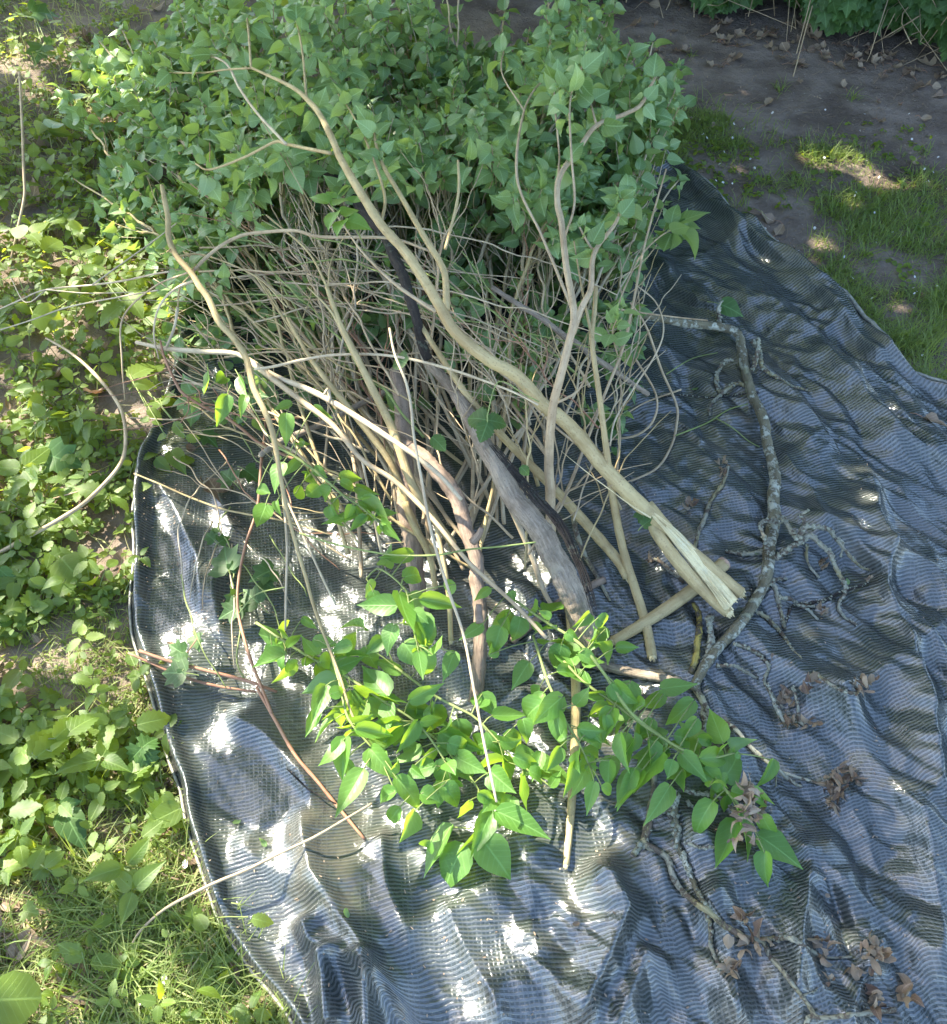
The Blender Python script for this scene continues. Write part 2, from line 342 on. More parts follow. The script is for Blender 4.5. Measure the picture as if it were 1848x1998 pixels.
# match hems by their distance from the viewer
yl = Lw[:, 1]; ys = np.linspace(Lw[0, 1], Lw[-1, 1], NR)
Lx = np.interp(-ys, -yl, Lw[:, 0]); Lx = np.convolve(np.pad(Lx, 6, 'edge'), np.ones(13) / 13, 'valid')
Lx = Lx + .014 * (fbm(ys * 9, ys * 0, 3, 11) - .5)
Rx = np.interp(-ys, -Rw[:, 1], Rw[:, 0]); Rx = np.convolve(np.pad(Rx, 6, 'edge'), np.ones(13) / 13, 'valid')
s_ = np.linspace(0, 1, NC)
TX = Lx[:, None] * (1 - s_) + Rx[:, None] * s_; TY = ys[:, None] + 0 * s_
edgeL = (TX - Lx[:, None]); edgeR = (Rx[:, None] - TX)
def ridge(X, Y, pts, h, w, pw=1.2, side=0):
    p = P(*np.array(pts, float).T, 0)[:, :2]; best = np.full(X.shape, 9.)
    sg = np.zeros(X.shape); L = np.concatenate([[0], np.cumsum(np.linalg.norm(np.diff(p, axis=0), axis=1))]); al = np.zeros(X.shape)
    for k in range(len(p) - 1):
        a, b = p[k], p[k + 1]; ab = b - a; t = np.clip(((X - a[0]) * ab[0] + (Y - a[1]) * ab[1]) / (ab @ ab), 0, 1)
        dx = X - a[0] - t * ab[0]; dy = Y - a[1] - t * ab[1]; d = np.hypot(dx, dy); c = np.sign(ab[0] * dy - ab[1] * dx)
        mk = d < best; best[mk] = d[mk]; sg[mk] = c[mk]; al[mk] = (L[k] + t * (L[k + 1] - L[k]))[mk]
    taper = np.clip(al / (.15 * L[-1]), .0, 1) * np.clip((L[-1] - al) / (.25 * L[-1]), .0, 1); taper = taper * taper * (3 - 2 * taper)
    ww = w * (1 + side * sg * .6)                       # one flank steeper than the other
    return h * taper * np.exp(-(best / ww) ** pw)
# soft folds, creases and the big ridges
ca, sa = math.cos(math.radians(-38)), math.sin(math.radians(-38))
wx = TX + .05 * fbm(TX * 4, TY * 4, 2, 21); wy = TY + .05 * fbm(TX * 4, TY * 4, 2, 22)
A = wx * ca - wy * sa; B = wx * sa + wy * ca            # A runs along the creases, B across
def fold(a, b, s): return 1 - np.abs(2 * vnoise(a, b, s) - 1)
rightw = 1 / (1 + np.exp(-(TX - .05) / .12))            # right half crumples more
TZ = .006 + .016 * (fbm(TX * 3, TY * 3, 2, 30) - .3)
TZ = TZ + (.006 + .010 * rightw) * fold(A * 1.6, B * 4.0, 31) ** 1.5 + (.002 + .004 * rightw) * fold(A * 4, B * 10, 32)
def facet(x, y, cx, cy, ang, s):                         # flat triangular facets with sharp creases between them
    c_, s_n = math.cos(math.radians(ang)), math.sin(math.radians(ang)); X_, Y_ = (x * c_ + y * s_n) / cx + 60, (-x * s_n + y * c_) / cy + 60
    X_ = X_ + .9 * (vnoise(X_ * .7, Y_ * .7, s + 1) - .5); Y_ = Y_ + .9 * (vnoise(X_ * .7, Y_ * .7, s + 2) - .5); X_ = X_ + .5 * Y_
    i_ = np.floor(X_).astype(int); j_ = np.floor(Y_).astype(int); fx = X_ - i_; fy = Y_ - j_
    g_ = lambda a_, b_: _perm[(a_ * 7 + b_ * 3 + s * 11) & 255, (b_ * 5 + a_ + s * 17) & 255]
    h00, h10, h01, h11 = g_(i_, j_), g_(i_ + 1, j_), g_(i_, j_ + 1), g_(i_ + 1, j_ + 1)
    return np.where(fx + fy < 1, h00 + fx * (h10 - h00) + fy * (h01 - h00), h11 + (1 - fx) * (h01 - h11) + (1 - fy) * (h10 - h11))
TZ = TZ + (.009 + .031 * rightw) * facet(wx, wy, .17, .085, -38, 3) + (.004 + .021 * rightw) * facet(wx, wy, .085, .045, -50, 5) + (.0018 + .0087 * rightw) * facet(wx, wy, .042, .024, -20, 8)
crk = np.clip((fbm(TX * 6, TY * 6, 2, 41) - .46) / .12, 0.06, 1)
TZ = TZ + crk * ((.0016 + .0026 * rightw) * fold(A * 16, B * 28, 33) + .0014 * fold(wx * 34, wy * 34, 34) + .0009 * fold(wx * 60, wy * 60, 35))
low = np.clip((.75 - TY) / .35, 0, 1)
C1 = np.arctan2(TX - .02, .95 - TY) ; R1 = np.hypot(TX - .02, .95 - TY)
for r_ in [([(1300,352),(1345,410),(1420,480),(1500,545),(1580,610),(1650,690),(1730,770),(1848,850)], .055, .035, 1.5, .3),
           ([(1330,560),(1420,720),(1540,840),(1640,940),(1700,990),(1848,1040)], .05, .05, 1.3, -.5),
           ([(1560,700),(1640,790),(1740,900),(1900,980)], .045, .045, 1.3, .4),
           ([(1660,940),(1688,1000),(1690,1060),(1712,1110),(1702,1180),(1750,1280),(1775,1400),(1800,1560),(1900,1700)], .085, .045, 1.3, -.55),
           ([(1500,900),(1570,1000),(1600,1100)], .03, .03, 1.2, .3),
           ([(1560,1330),(1660,1480),(1760,1620),(1800,1800),(1780,1998)], .06, .055, 1.3, .4),
           ([(1380,1250),(1480,1330),(1600,1390),(1700,1380)], .04, .05, 1.4, .3),
           ([(1300,1640),(1420,1700),(1560,1690),(1660,1620)], .04, .06, 1.5, .3),
           ([(1330,1750),(1400,1850),(1420,2060)], .07, .06, 1.3, .5),
           ([(1560,1700),(1530,1830),(1500,2040)], .07, .04, 1.2, .6),
           ([(1700,1830),(1640,1950),(1600,2080)], .05, .05, 1.2, -.4),
           ([(1125,1700),(1180,1740),(1210,1800),(1180,1880),(1090,2060)], .10, .055, 1.3, -.6),
           ([(1255,1855),(1230,1930),(1170,2060)], .07, .045, 1.3, .5),
           ([(860,1760),(900,1850),(960,1950),(990,2060)], .05, .05, 1.2, .5),
           ([(745,1620),(760,1740),(800,1850),(800,1900)], .04, .035, 1.2, -.4),
           ([(585,1570),(620,1720),(668,1800),(720,1880),(800,1990),(820,2060)], .075, .05, 1.3, .55),
           ([(625,1860),(640,1930),(650,2060)], .11, .03, 1.6, .4), ([(715,1870),(722,1950),(730,2080)], .11, .035, 1.6, -.4),
           ([(590,1790),(610,1850),(670,1880),(740,1920)], .075, .035, 1.5, .6),
           ([(455,1640),(520,1690),(600,1740),(680,1800)], .035, .05, 1.5, .3),
           ([(440,1400),(520,1450),(590,1520),(630,1620)], .04, .04, 1.3, .5),
           ([(300,930),(345,1010),(390,1100),(400,1250)], .035, .035, 1.3, .5),
           ([(420,960),(460,1050),(420,1160),(440,1300)], .03, .035, 1.3, -.4),
           ([(1120,1180),(1250,1220),(1380,1270)], .02, .05, 1.3, 0)]:
    TZ = TZ + ridge(TX, TY, r_[0], r_[1] * .55, r_[2] * .66, *r_[3:])
TZ = TZ + .028 * np.exp(-((edgeL - .018) / .016) ** 2) * (.5 + vnoise(TY * 7, 0 * TY, 3)) + .02 * np.exp(-((edgeR - .02) / .018) ** 2)
TZ = np.maximum(TZ, .004) * np.clip(edgeL / .014, .2, 1)
# sharp little creases running through everything
TXd = TX + .010 * (fbm(A * 5, B * 9, 2, 50) - .5); TYd = TY + .012 * (fbm(A * 5, B * 9, 2, 51) - .5) 
# stripes follow the cloth: flat cloth coordinates = position + slope terms
gyy, gxx = np.gradient(TZ); 
arcx = np.concatenate([np.zeros((NR, 1)), np.cumsum(np.hypot(np.diff(TX, axis=1), np.diff(TZ, axis=1)), 1)], 1); arcx = arcx - arcx[:, NC // 2:NC // 2 + 1] + TX[:, NC // 2:NC // 2 + 1]
arcy = np.concatenate([np.zeros((1, NC)), np.cumsum(np.hypot(np.diff(TY, axis=0), np.diff(TZ, axis=0)), 0)], 0)
rot = math.radians(7)
WU = TX * math.cos(rot) + TY * math.sin(rot); WV = -arcy * .35 + TY * .65 - TX * math.tan(rot) + .10 * (fbm(TX * 1.6, TY * 1.6, 2, 60) - .5) + .03 * fbm(TX * 5, TY * 5, 2, 61) - .35 * np.clip(TX - .35, 0, 2) * np.clip(TY - .6, 0, 2) * .35
mb = MB(); v, q = grid_mesh(TXd, TYd, TZ); mb.add(v, q[:, ::-1], None, np.stack([WU, WV], -1).reshape(-1, 2), 0.5)
m = NT('woven_plastic_sheet'); uvn = m.n('ShaderNodeUVMap').outputs[0]; sx = m.n('ShaderNodeSeparateXYZ'); m.put(sx.inputs[0], uvn)
po = m.pos(); wob = m.math('MULTIPLY', m.math('SUBTRACT', m.noise(uvn, 14, 4), .5), .009)
ph = m.math('MULTIPLY', m.math('ADD', sx.outputs[1], wob), 2 * math.pi / .0063)
row = m.math('MULTIPLY_ADD', m.math('SINE', ph), .5, .5)
rown = m.ss(m.math('ADD', row, m.math('MULTIPLY', m.math('SUBTRACT', m.noise(uvn, 160, 2), .5), .7)), .28, .72)
phx = m.math('MULTIPLY', m.math('ADD', sx.outputs[0], m.math('MULTIPLY', m.math('SUBTRACT', m.noise(uvn, 9, 3), .5), .014)), 2 * math.pi / .0070)
colu = m.ss(m.math('MULTIPLY_ADD', m.math('SINE', phx), .5, .5), .60, .92)
phw = m.math('MULTIPLY', m.math('ADD', sx.outputs[0], wob), 2 * math.pi / .062)
wide = m.ss(m.math('SINE', phw), .25, .7)
gate = m.ss(m.noise(uvn, 2.6, 3), .40, .60)
colu2 = m.math('MULTIPLY', colu, m.math('MAXIMUM', m.math('MULTIPLY', gate, .6), m.math('MULTIPLY', wide, .45)))
lines = m.math('MAXIMUM', rown, colu2)
base = m.mix(lines, (.025, .032, .027), (.068, .074, .068))
dirt = m.ss(m.noise(po, 5, 6, .65), .48, .66)
base = m.mix(m.math('MULTIPLY', dirt, .45), base, (.11, .095, .07))
spk = m.ss(m.noise(po, 130, 3), .68, .76); base = m.mix(m.math('MULTIPLY', spk, .4), base, (.20, .17, .12))
h = m.math('ADD', m.math('ADD', m.math('MULTIPLY', lines, .30), m.math('MULTIPLY', m.noise(po, 330, 2, .6), .22)), m.math('MULTIPLY', m.noise(po, 75, 5, .62), .8))
nm = m.bump(h, .75, .0024)
crv = m.n('ShaderNodeTexVoronoi', feature='F1'); m.put(crv.inputs['Vector'], m.mix(.12, po, m.noise(po, 12, 2, .5, 1))); crv.inputs['Scale'].default_value = 30
nm = m.bump(crv.outputs['Distance'], .16, .008, nm)
rgh = m.math('MULTIPLY_ADD', lines, -.02, .115)
TARPM = m.done(base, rgh, nm, m.math('MULTIPLY_ADD', lines, .30, .70), (.12, .14, .12), .06, 1.58)
tarp = mb.build('tarpaulin', TARPM)
tag(tarp, 'large crumpled dark green-grey woven plastic tarpaulin spread on the ground under the branch heap', 'tarpaulin')
hem = MB()
hp = np.stack([TXd[::6, 0], TYd[::6, 0], TZ[::6, 0] + .003], -1); tube(hem, hp, .0028, 6, .15)
hem2 = np.stack([TXd[::6, -1], TYd[::6, -1], TZ[::6, -1] + .002], -1); tube(hem, hem2, .005, 6, .15)
m = NT('rolled_hem_plastic'); po = m.pos()
HM = m.done(m.mix(m.ss(m.noise(po, 90, 3), .4, .6), (.15, .15, .125), (.26, .25, .20)), .35, m.bump(m.noise(po, 220, 3), .6, .002), .6)
hem.build('hem', HM, tarp)
def tarpz(x, y):
    j = np.interp(-np.asarray(y, float), -ys, np.arange(NR)); j = np.clip(j.astype(int), 0, NR - 1)
    s = (np.asarray(x, float) - Lx[j]) / (Rx[j] - Lx[j]); ins = (s > 0) & (s < 1)
    i = np.clip((s * (NC - 1)).astype(int), 0, NC - 1)
    return np.where(ins, TZ[j, i], gz(np.asarray(x, float), np.asarray(y, float))), ins
def on(u, v, h=0.0):                                    # point lying on whatever surface is there
    p = P(u, v, 0.0)
    for _ in range(3):
        z, _i = tarpz(p[..., 0], p[..., 1]); p = P(u, v, z + h)
    return p
def onx(x, y, h=0.0):
    z, _i = tarpz(x, y); return np.stack([x, y, z + h], -1)

# ================================================================== ADDED UNSEEN SHADE TREE (leaves left out where sun should land)
LIT = [ # u, v, ru, rv, angle, share of sun
 (120,130,170,70,0,.55),(120,530,230,110,0,.72),(120,900,260,260,0,.5),(120,1300,260,230,0,.4),(130,1750,330,330,0,.66),(400,1950,260,120,0,.6),(330,1800,200,170,0,.8),
 (330,960,110,90,10,.7),(330,1150,70,110,0,.3),(470,1500,170,150,0,.32),(640,1200,300,330,0,.42),(640,420,60,60,0,.85),(860,1130,200,260,0,.5),
 (480,780,190,140,0,.4),(800,880,160,160,0,.45),(860,1420,320,230,0,.68),(980,1600,220,120,0,.35),(700,1820,330,190,0,.34),(1000,1780,220,140,0,.36),(1010,1960,120,120,0,.35),
 (1130,1520,70,130,0,.8),(1170,1370,130,110,0,.6),(1450,1430,40,40,0,.0),(1130,1850,50,100,20,.6),(1250,1900,30,80,10,.8),(1430,1960,60,60,0,.5),
 (1695,1010,38,70,-15,.98),(1765,1350,16,40,0,.4),(1378,1640,45,24,0,.95),(1300,1655,90,16,0,.7),(1680,1515,42,20,35,.45),
 (1650,315,125,20,17,1.0),(1760,352,70,14,10,.95),(1540,446,110,24,18,1.0),(1400,255,60,12,10,.5),(1800,560,60,14,10,.5),(1120,1160,60,120,0,.6),(1290,1050,170,26,45,.35)]
def lit(u, v):
    s = np.zeros(np.shape(u))
    for cu, cv, ru, rv, a, p in LIT:
        c, sn = math.cos(math.radians(a)), math.sin(math.radians(a)); dx = u - cu; dy = v - cv
        e = ((dx * c + dy * sn) / ru) ** 2 + ((-dx * sn + dy * c) / rv) ** 2
        s = np.maximum(s, p * np.clip((1.25 - e) / .5, 0, 1))
    return s
def shade_mask():  # leaf screen added to block the sun, gaps follow the LIT map
    zc = 2.05; step = .045
    X, Y = np.meshgrid(np.arange(-3.3, 3.3, step), np.arange(-.6, 6.0, step)); X = X.ravel(); Y = Y.ravel()
    X = X + RNG.uniform(-.03, .03, X.shape); Y = Y + RNG.uniform(-.03, .03, X.shape)
    # (X, Y) = where that ray would meet the ground plane; walk down the ray to the heap
    hz = np.zeros(len(X)); done = np.zeros(len(X), bool); k = SUN[:2] / SUN[2]
    for z in np.linspace(.6, 0, 25):
        u, v = UV(np.stack([X + k[0] * z, Y + k[1] * z, np.full(len(X), z)], -1)); h = PH(u, v) * .92 * ((u < 1335) | (v > 900)) * (u > 100) * (v > -50)
        hit = (~done) & (h >= z); hz[hit] = z; done |= hit
    u, v = UV(np.stack([X + k[0] * hz, Y + k[1] * hz, hz], -1)); p = lit(u, v)
    nz = .6 * fbm(X * 8, Y * 8, 2, 70) + .4 * vnoise(X * 15, Y * 15, 77); rk = np.argsort(np.argsort(nz)) / len(nz)
    inv = (u > -260) & (u < 2750) & (v > -420) & (v < 2500)
    keep = (rk >= p ** .5) & inv
    X, Y = X[keep], Y[keep]; n = len(X); zz = zc + RNG.uniform(-.07, .07, n)
    b = np.stack([X + k[0] * zz, Y + k[1] * zz, zz], -1)
    fo = Foliage()
    for i in range(n):
        d = RNG.normal(size=3); d -= SUN * (d @ SUN); d = d / np.linalg.norm(d); nn = SUN + RNG.normal(size=3) * .3
        L = random.uniform(.065, .09); fo.add('round', b[i] - d * L * .5, d, nn, L, L * .95, .1, -.2)
    c = np.array([k[0] * zc, k[1] * zc + 2.6, zc])
    return fo, b, c
fo, cb, cc = shade_mask()
tr = empty('added_shade_tree', (cc[0] - 1.5, cc[1] + 1.6, 0), 'unseen tree added at left, its leaves laid out to shade the heap in patches', 'tree')
fo.build('added_crown', M['weed'], tr)
mbt = MB(); tb = np.array([cc[0] - 1.5, cc[1] + 1.6, 0]); top = tb + [.2, -.2, 2.2]
tube(mbt, catmull([tb, tb + [.03, .05, 1.2], tb + [.1, -.1, 1.6], top], 24), np.linspace(.13, .07, 24), 14, .05); mbt.build('added_trunk', M['log'], tr)
mbl = MB()
for k_ in range(26):
    e = cb[RNG.integers(len(cb))] + [0, 0, .06]; mid = (top + e) / 2 + [0, 0, .10]; tube(mbl, catmull([top - [0, 0, .3], mid, e], 14), np.linspace(.012, .003, 14), 5)
mbl.build('added_limbs', M['log'], tr)

# unseen tree added beyond the hedge, to mirror as dark shapes in the plastic
for (tx, ty, tz, rr_, lb) in [(1.3,6.2,6.2,3.0,'unseen tree added beyond the hedge for dark reflections in the tarpaulin')]:
    t_ = empty('tree', (tx, ty, 0), lb, 'tree', 'unseen trees added for reflections'); f = Foliage()
    for i in range(2600):
        d = nrm(RNG.normal(size=3)); q_ = np.array([tx, ty, tz]) + d * rr_ * RNG.random() ** .4 * (.75 + .5 * vnoise(d[0] * 3 + 5, d[1] * 3 + d[2] * 2, 6)); f.add('lilac', q_, RNG.normal(size=3), RNG.normal(size=3), .34, .26, .2, -.3)
    f.build('added_crown', M['ivy'], t_); mq = MB(); tube(mq, catmull([[tx, ty, 0], [tx + .1, ty, 2], [tx, ty + .1, tz]], 20), np.linspace(.2, .06, 20), 12); mq.build('added_trunk', M['log'], t_)
# ================================================================== UNDERGROWTH on the left
lv = np.array(LEFT, float)
def edge_u(v): return np.interp(v, lv[:, 1], lv[:, 0])
def left_ok(u, v): return u < edge_u(v) - 2
weeds = Foliage(); wst = MB()
def sprig(fo, st, p, kind, size, n, hgt, lean=None, rnd=None):
    lean = RNG.normal(size=2) * .5 if lean is None else lean
    top = p + np.array([lean[0] * hgt, lean[1] * hgt, hgt])
    if st is not None: tube(st, catmull([p, (p + top) / 2 + [0, 0, hgt * .12], top], 4), .0011, 3, 0, cap=False, rnd=random.random())
    a0 = RNG.random() * 6.28; r0 = random.random() if rnd is None else rnd
    for i in range(n):
        a = a0 + i * 2 * math.pi / n + RNG.normal() * .25; d = np.array([math.cos(a), math.sin(a), RNG.uniform(-.25, .45)])
        nn = np.array([0, 0, 1]) + RNG.normal(size=3) * .35; s = size * RNG.uniform(.7, 1.15)
        fo.add(kind, top + d * size * .15, d, nn, s, s * (.95 if kind in ('ivy', 'maple') else .72 if kind == 'round' else .6), RNG.uniform(0, .35), RNG.uniform(-.6, .1), np.clip(r0 + RNG.normal() * .12, 0, 1))
for i in range(8200):
    v_ = RNG.uniform(-60, 2080) if i % 5 else RNG.uniform(-60, 480); u_ = edge_u(v_) + 8 - RNG.random() ** .9 * (edge_u(v_) + 260)
    if 40 < v_ < 470 and u_ > 150 and v_ > 90: pass
    gp = P(u_, v_, 0); gp[2] = float(gz(gp[0], gp[1]))
    if UV(gp)[0] > edge_u(v_) - 2: continue
    dens = fbm(gp[0] * 6, gp[1] * 6, 2, 80)
    if v_ > 1500 and RNG.random() < np.clip((v_ - 1500) / 200, 0, .82) * (u_ > -40): continue
    if v_ < 430 and RNG.random() < .15: continue
    if dens < (.44 if v_ > 1000 else .33) and RNG.random() < .82: continue
    kd = RNG.random()
    if kd < .55: sprig(weeds, wst, gp, 'round', RNG.uniform(.008, .018), int(RNG.integers(3, 6)), RNG.uniform(.008, .03))
    elif kd < .78: sprig(weeds, wst, gp, 'oval', RNG.uniform(.012, .026), int(RNG.integers(3, 6)), RNG.uniform(.015, .055))
    elif kd < .92: sprig(weeds, wst, gp, 'serr', RNG.uniform(.022, .042), int(RNG.integers(2, 5)), RNG.uniform(.03, .08))
    elif kd < .97: sprig(weeds, wst, gp, 'maple', RNG.uniform(.02, .045), 1, RNG.uniform(.02, .06))
    else: sprig(weeds, wst, gp, 'lilac' if kd < .985 else 'serr', RNG.uniform(.04, .065), int(RNG.integers(1, 4)), RNG.uniform(.04, .09))
mbw = MB(); weeds.into(mbw); ug = mbw.build('undergrowth', M['weed']); tag(ug, 'dense low green weeds covering the ground left of the tarpaulin', 'ground cover', kind='stuff')
wo = wst.build('weed_stems', M['green']); tag(wo, 'fine green stems among the low weeds on the left', 'ground cover', kind='stuff')
# cut pale stalks at the upper left, dry litter between the weeds
hay = Foliage()
for i in range(3600):
    z = RNG.random()
    if z < .35: u_, v_ = RNG.uniform(-160, 300), RNG.uniform(-30, 330)
    else: v_ = RNG.uniform(200, 2040) if z < .6 else RNG.uniform(1500, 2060); u_ = edge_u(v_) - RNG.random() * (edge_u(v_) + 200)
    if not left_ok(u_, v_): continue
    gp = P(u_, v_, 0); gp[2] = gz(gp[0], gp[1]) + RNG.uniform(.001, .02); up = z < .35 and RNG.random() < .6
    d = np.array([RNG.normal() * .5, RNG.normal() * .5 , 1.0]) if up else np.array([RNG.normal(), RNG.normal(), .15])
    hay.add('blade', gp, d, RNG.normal(size=3) + [0, -1, .5], RNG.uniform(.03, .07), RNG.uniform(.0018, .0035), .3, RNG.uniform(-.3, .3))
ho = hay.build('cut_stalks', M['hay']); tag(ho, 'pale cut stalks and dry litter between the weeds at left', 'plant litter', kind='stuff')

# ================================================================== GRASS
gr = Foliage()
def tuft(fo, p, n, L, spread=.5, w=.0022):
    for i in range(n):
        a = RNG.random() * 6.28; t = RNG.random() * spread; d = np.array([math.cos(a) * t, math.sin(a) * t, 1])
        fo.add('blade', p + [RNG.normal() * .008, RNG.normal() * .008, -.003], d, [math.cos(a) * -1, math.sin(a) * -1, .6], L * RNG.uniform(.5, 1.2), w * RNG.uniform(.7, 1.3), .25, -RNG.uniform(.2, 1.1))
rv_ = np.array(RIGHT, float)
def right_edge_v(u): return np.interp(u, rv_[:, 0], rv_[:, 1])
def lawn_d(u, v, x, y):                                 # how grassy the bare lawn is
    bed = 130 + (u - 1300) * .22
    d = np.clip((v - bed - 60) / 50, 0, 1)
    n = fbm(x * 5, y * 8, 3, 90)
    d = d * np.clip((n - .50) / .12, 0, 1)
    for cu, cv, ru, rv, a in [(1440,240,150,42,14),(1620,310,130,32,16),(1760,380,110,45,10),(1480,330,100,30,15),(1560,370,140,26,18),(1800,700,110,60,35),(1700,560,150,60,20),(1640,480,90,40,20),(1820,490,90,80,0),(1740,640,70,45,30)]:
        c, s = math.cos(math.radians(a)), math.sin(math.radians(a)); e = (((u - cu) * c + (v - cv) * s) / ru) ** 2 + ((-(u - cu) * s + (v - cv) * c) / rv) ** 2
        d = max(d, float(np.clip(1.3 - e, 0, 1)) * (.08 + .92 * float(np.clip((n - .44) / .12, 0, 1)))) if v > bed + 30 else d
    return d
cnt = 0
for i in range(24000):
    u_ = RNG.uniform(1180, 2150); v_ = RNG.uniform(60, min(1000, right_edge_v(u_) + 8)) if u_ > 1290 else RNG.uniform(150, 400)
    x, y, _z = P(u_, v_, 0)
    if tarpz(x, y)[1] or RNG.random() > lawn_d(u_, v_, x, y): continue
    tuft(gr, np.array([x, y, gz(x, y)]), 3, RNG.uniform(.025, .06) * (1 + .5 * (fbm(x * 5, y * 5, 2, 91) > .55)), .8, .0021); cnt += 3
for i in range(4200):                                   # bottom left grass
    v_ = 1600 + 480 * RNG.random() ** .8; u_ = RNG.uniform(-150, 660)
    if not left_ok(u_ - 2, v_): continue
    x, y, _z = P(u_, v_, 0); f = fbm(x * 9, y * 9, 2, 93)
    if f < .43 or (u_ < 120 and RNG.random() < .7): continue
    tuft(gr, np.array([x, y, gz(x, y)]), 3, RNG.uniform(.04, .12), 1.9, .0024)
for i in range(500):
    v_ = RNG.uniform(1150, 1600); u_ = edge_u(v_) - RNG.random() * 220
    x, y, _z = P(u_, v_, 0); tuft(gr, np.array([x, y, gz(x, y)]), 3, RNG.uniform(.03, .06), 1.0, .002)
go = gr.build('grass', M['grass']); tag(go, 'patchy short green grass beside the tarpaulin', 'grass', kind='stuff')
lit_ = Foliage()                                         # tiny dry bits on the bare soil
for i in range(3000):
    u_ = RNG.uniform(880, 2150); v_ = RNG.uniform(-60, min(1000, right_edge_v(u_) if u_ > 930 else 140)); x, y, _z = P(u_, v_, 0)
    if tarpz(x, y)[1]: continue
    a = RNG.random() * 6.28; lit_.add('blade', [x, y, gz(x, y) + .003], [math.cos(a), math.sin(a), .05], [0, 0, 1], RNG.uniform(.008, .045), RNG.uniform(.0008, .0022), .2, .2)
for i in range(1100):
    u_ = RNG.uniform(880, 2150); v_ = RNG.uniform(-60, min(1000, right_edge_v(u_) if u_ > 930 else 140)); x, y, _z = P(u_, v_, 0)
    if tarpz(x, y)[1]: continue
    a = RNG.random() * 6.28; lit_.add('oval', [x, y, gz(x, y) + .003], [math.cos(a), math.sin(a), .1], [0, 0, 1], RNG.uniform(.004, .010), RNG.uniform(.003, .006), .4, .4)
for i in range(1500):                                    # brown litter between the grass at the lower left
    v_ = RNG.uniform(1450, 2060) if i % 3 else RNG.uniform(0, 1450); u_ = edge_u(v_) - RNG.random() * 500; x, y, _z = P(u_, v_, 0)
    if fbm(x * 8, y * 8, 2, 97) < .45: continue
    a = RNG.random() * 6.28; lit_.add('blade' if i % 4 else 'lilac', [x, y, gz(x, y) + RNG.uniform(.002, .02)], [math.cos(a), math.sin(a), .2], RNG.normal(size=3) * .4 + [0, 0, 1], RNG.uniform(.015, .05), RNG.uniform(.001, .003) if i % 4 else .012, .3, .3)
lo = lit_.build('soil_litter', M['dead']); tag(lo, 'fine dry straw and crumbs scattered over the bare soil', 'litter', kind='stuff')
small = Foliage()
for i in range(450):
    u_ = RNG.uniform(1300, 2100); v_ = RNG.uniform(230, min(980, right_edge_v(u_))); x, y, _z = P(u_, v_, 0)
    if tarpz(x, y)[1] or fbm(x * 4, y * 4, 2, 95) < .5: continue
    sprig(small, None, np.array([x, y, gz(x, y)]), 'round', RNG.uniform(.008, .02), 3, RNG.uniform(.004, .015))
so = small.build('lawn_clover', M['weed']); tag(so, 'small round clover-like leaves mixed in the lawn at right', 'ground cover', kind='stuff')

# ---------------- single tufts on bare soil
for (u_, v_, n, L, lb) in [(1523,178,22,.055,'spiky grass tuft alone on bare soil above the lawn patch'),(1665,195,20,.055,'grass tuft on bare soil below the ivy litter'),
        (1680,500,30,.075,'tall green grass tuft at the end of the lower sunny streak'),(1790,700,22,.06,'thin grass tuft on soil right of the tarpaulin edge'),
        (1345,110,12,.04,'small faint grass tuft at the far left of the bare bed'),(1800,300,16,.05,'grass tuft on dark soil at the right margin of the picture'),
        (1560,560,18,.05,'dark grass tuft close against the tarpaulin edge')]:
    f = Foliage(); p = on(u_, v_); tuft(f, p * 1.0, n, L, .7, .0024); o = f.build('grass_tuft', M['grass'], origin=p); tag(o, lb, 'grass tuft', 'single grass tufts on the soil')

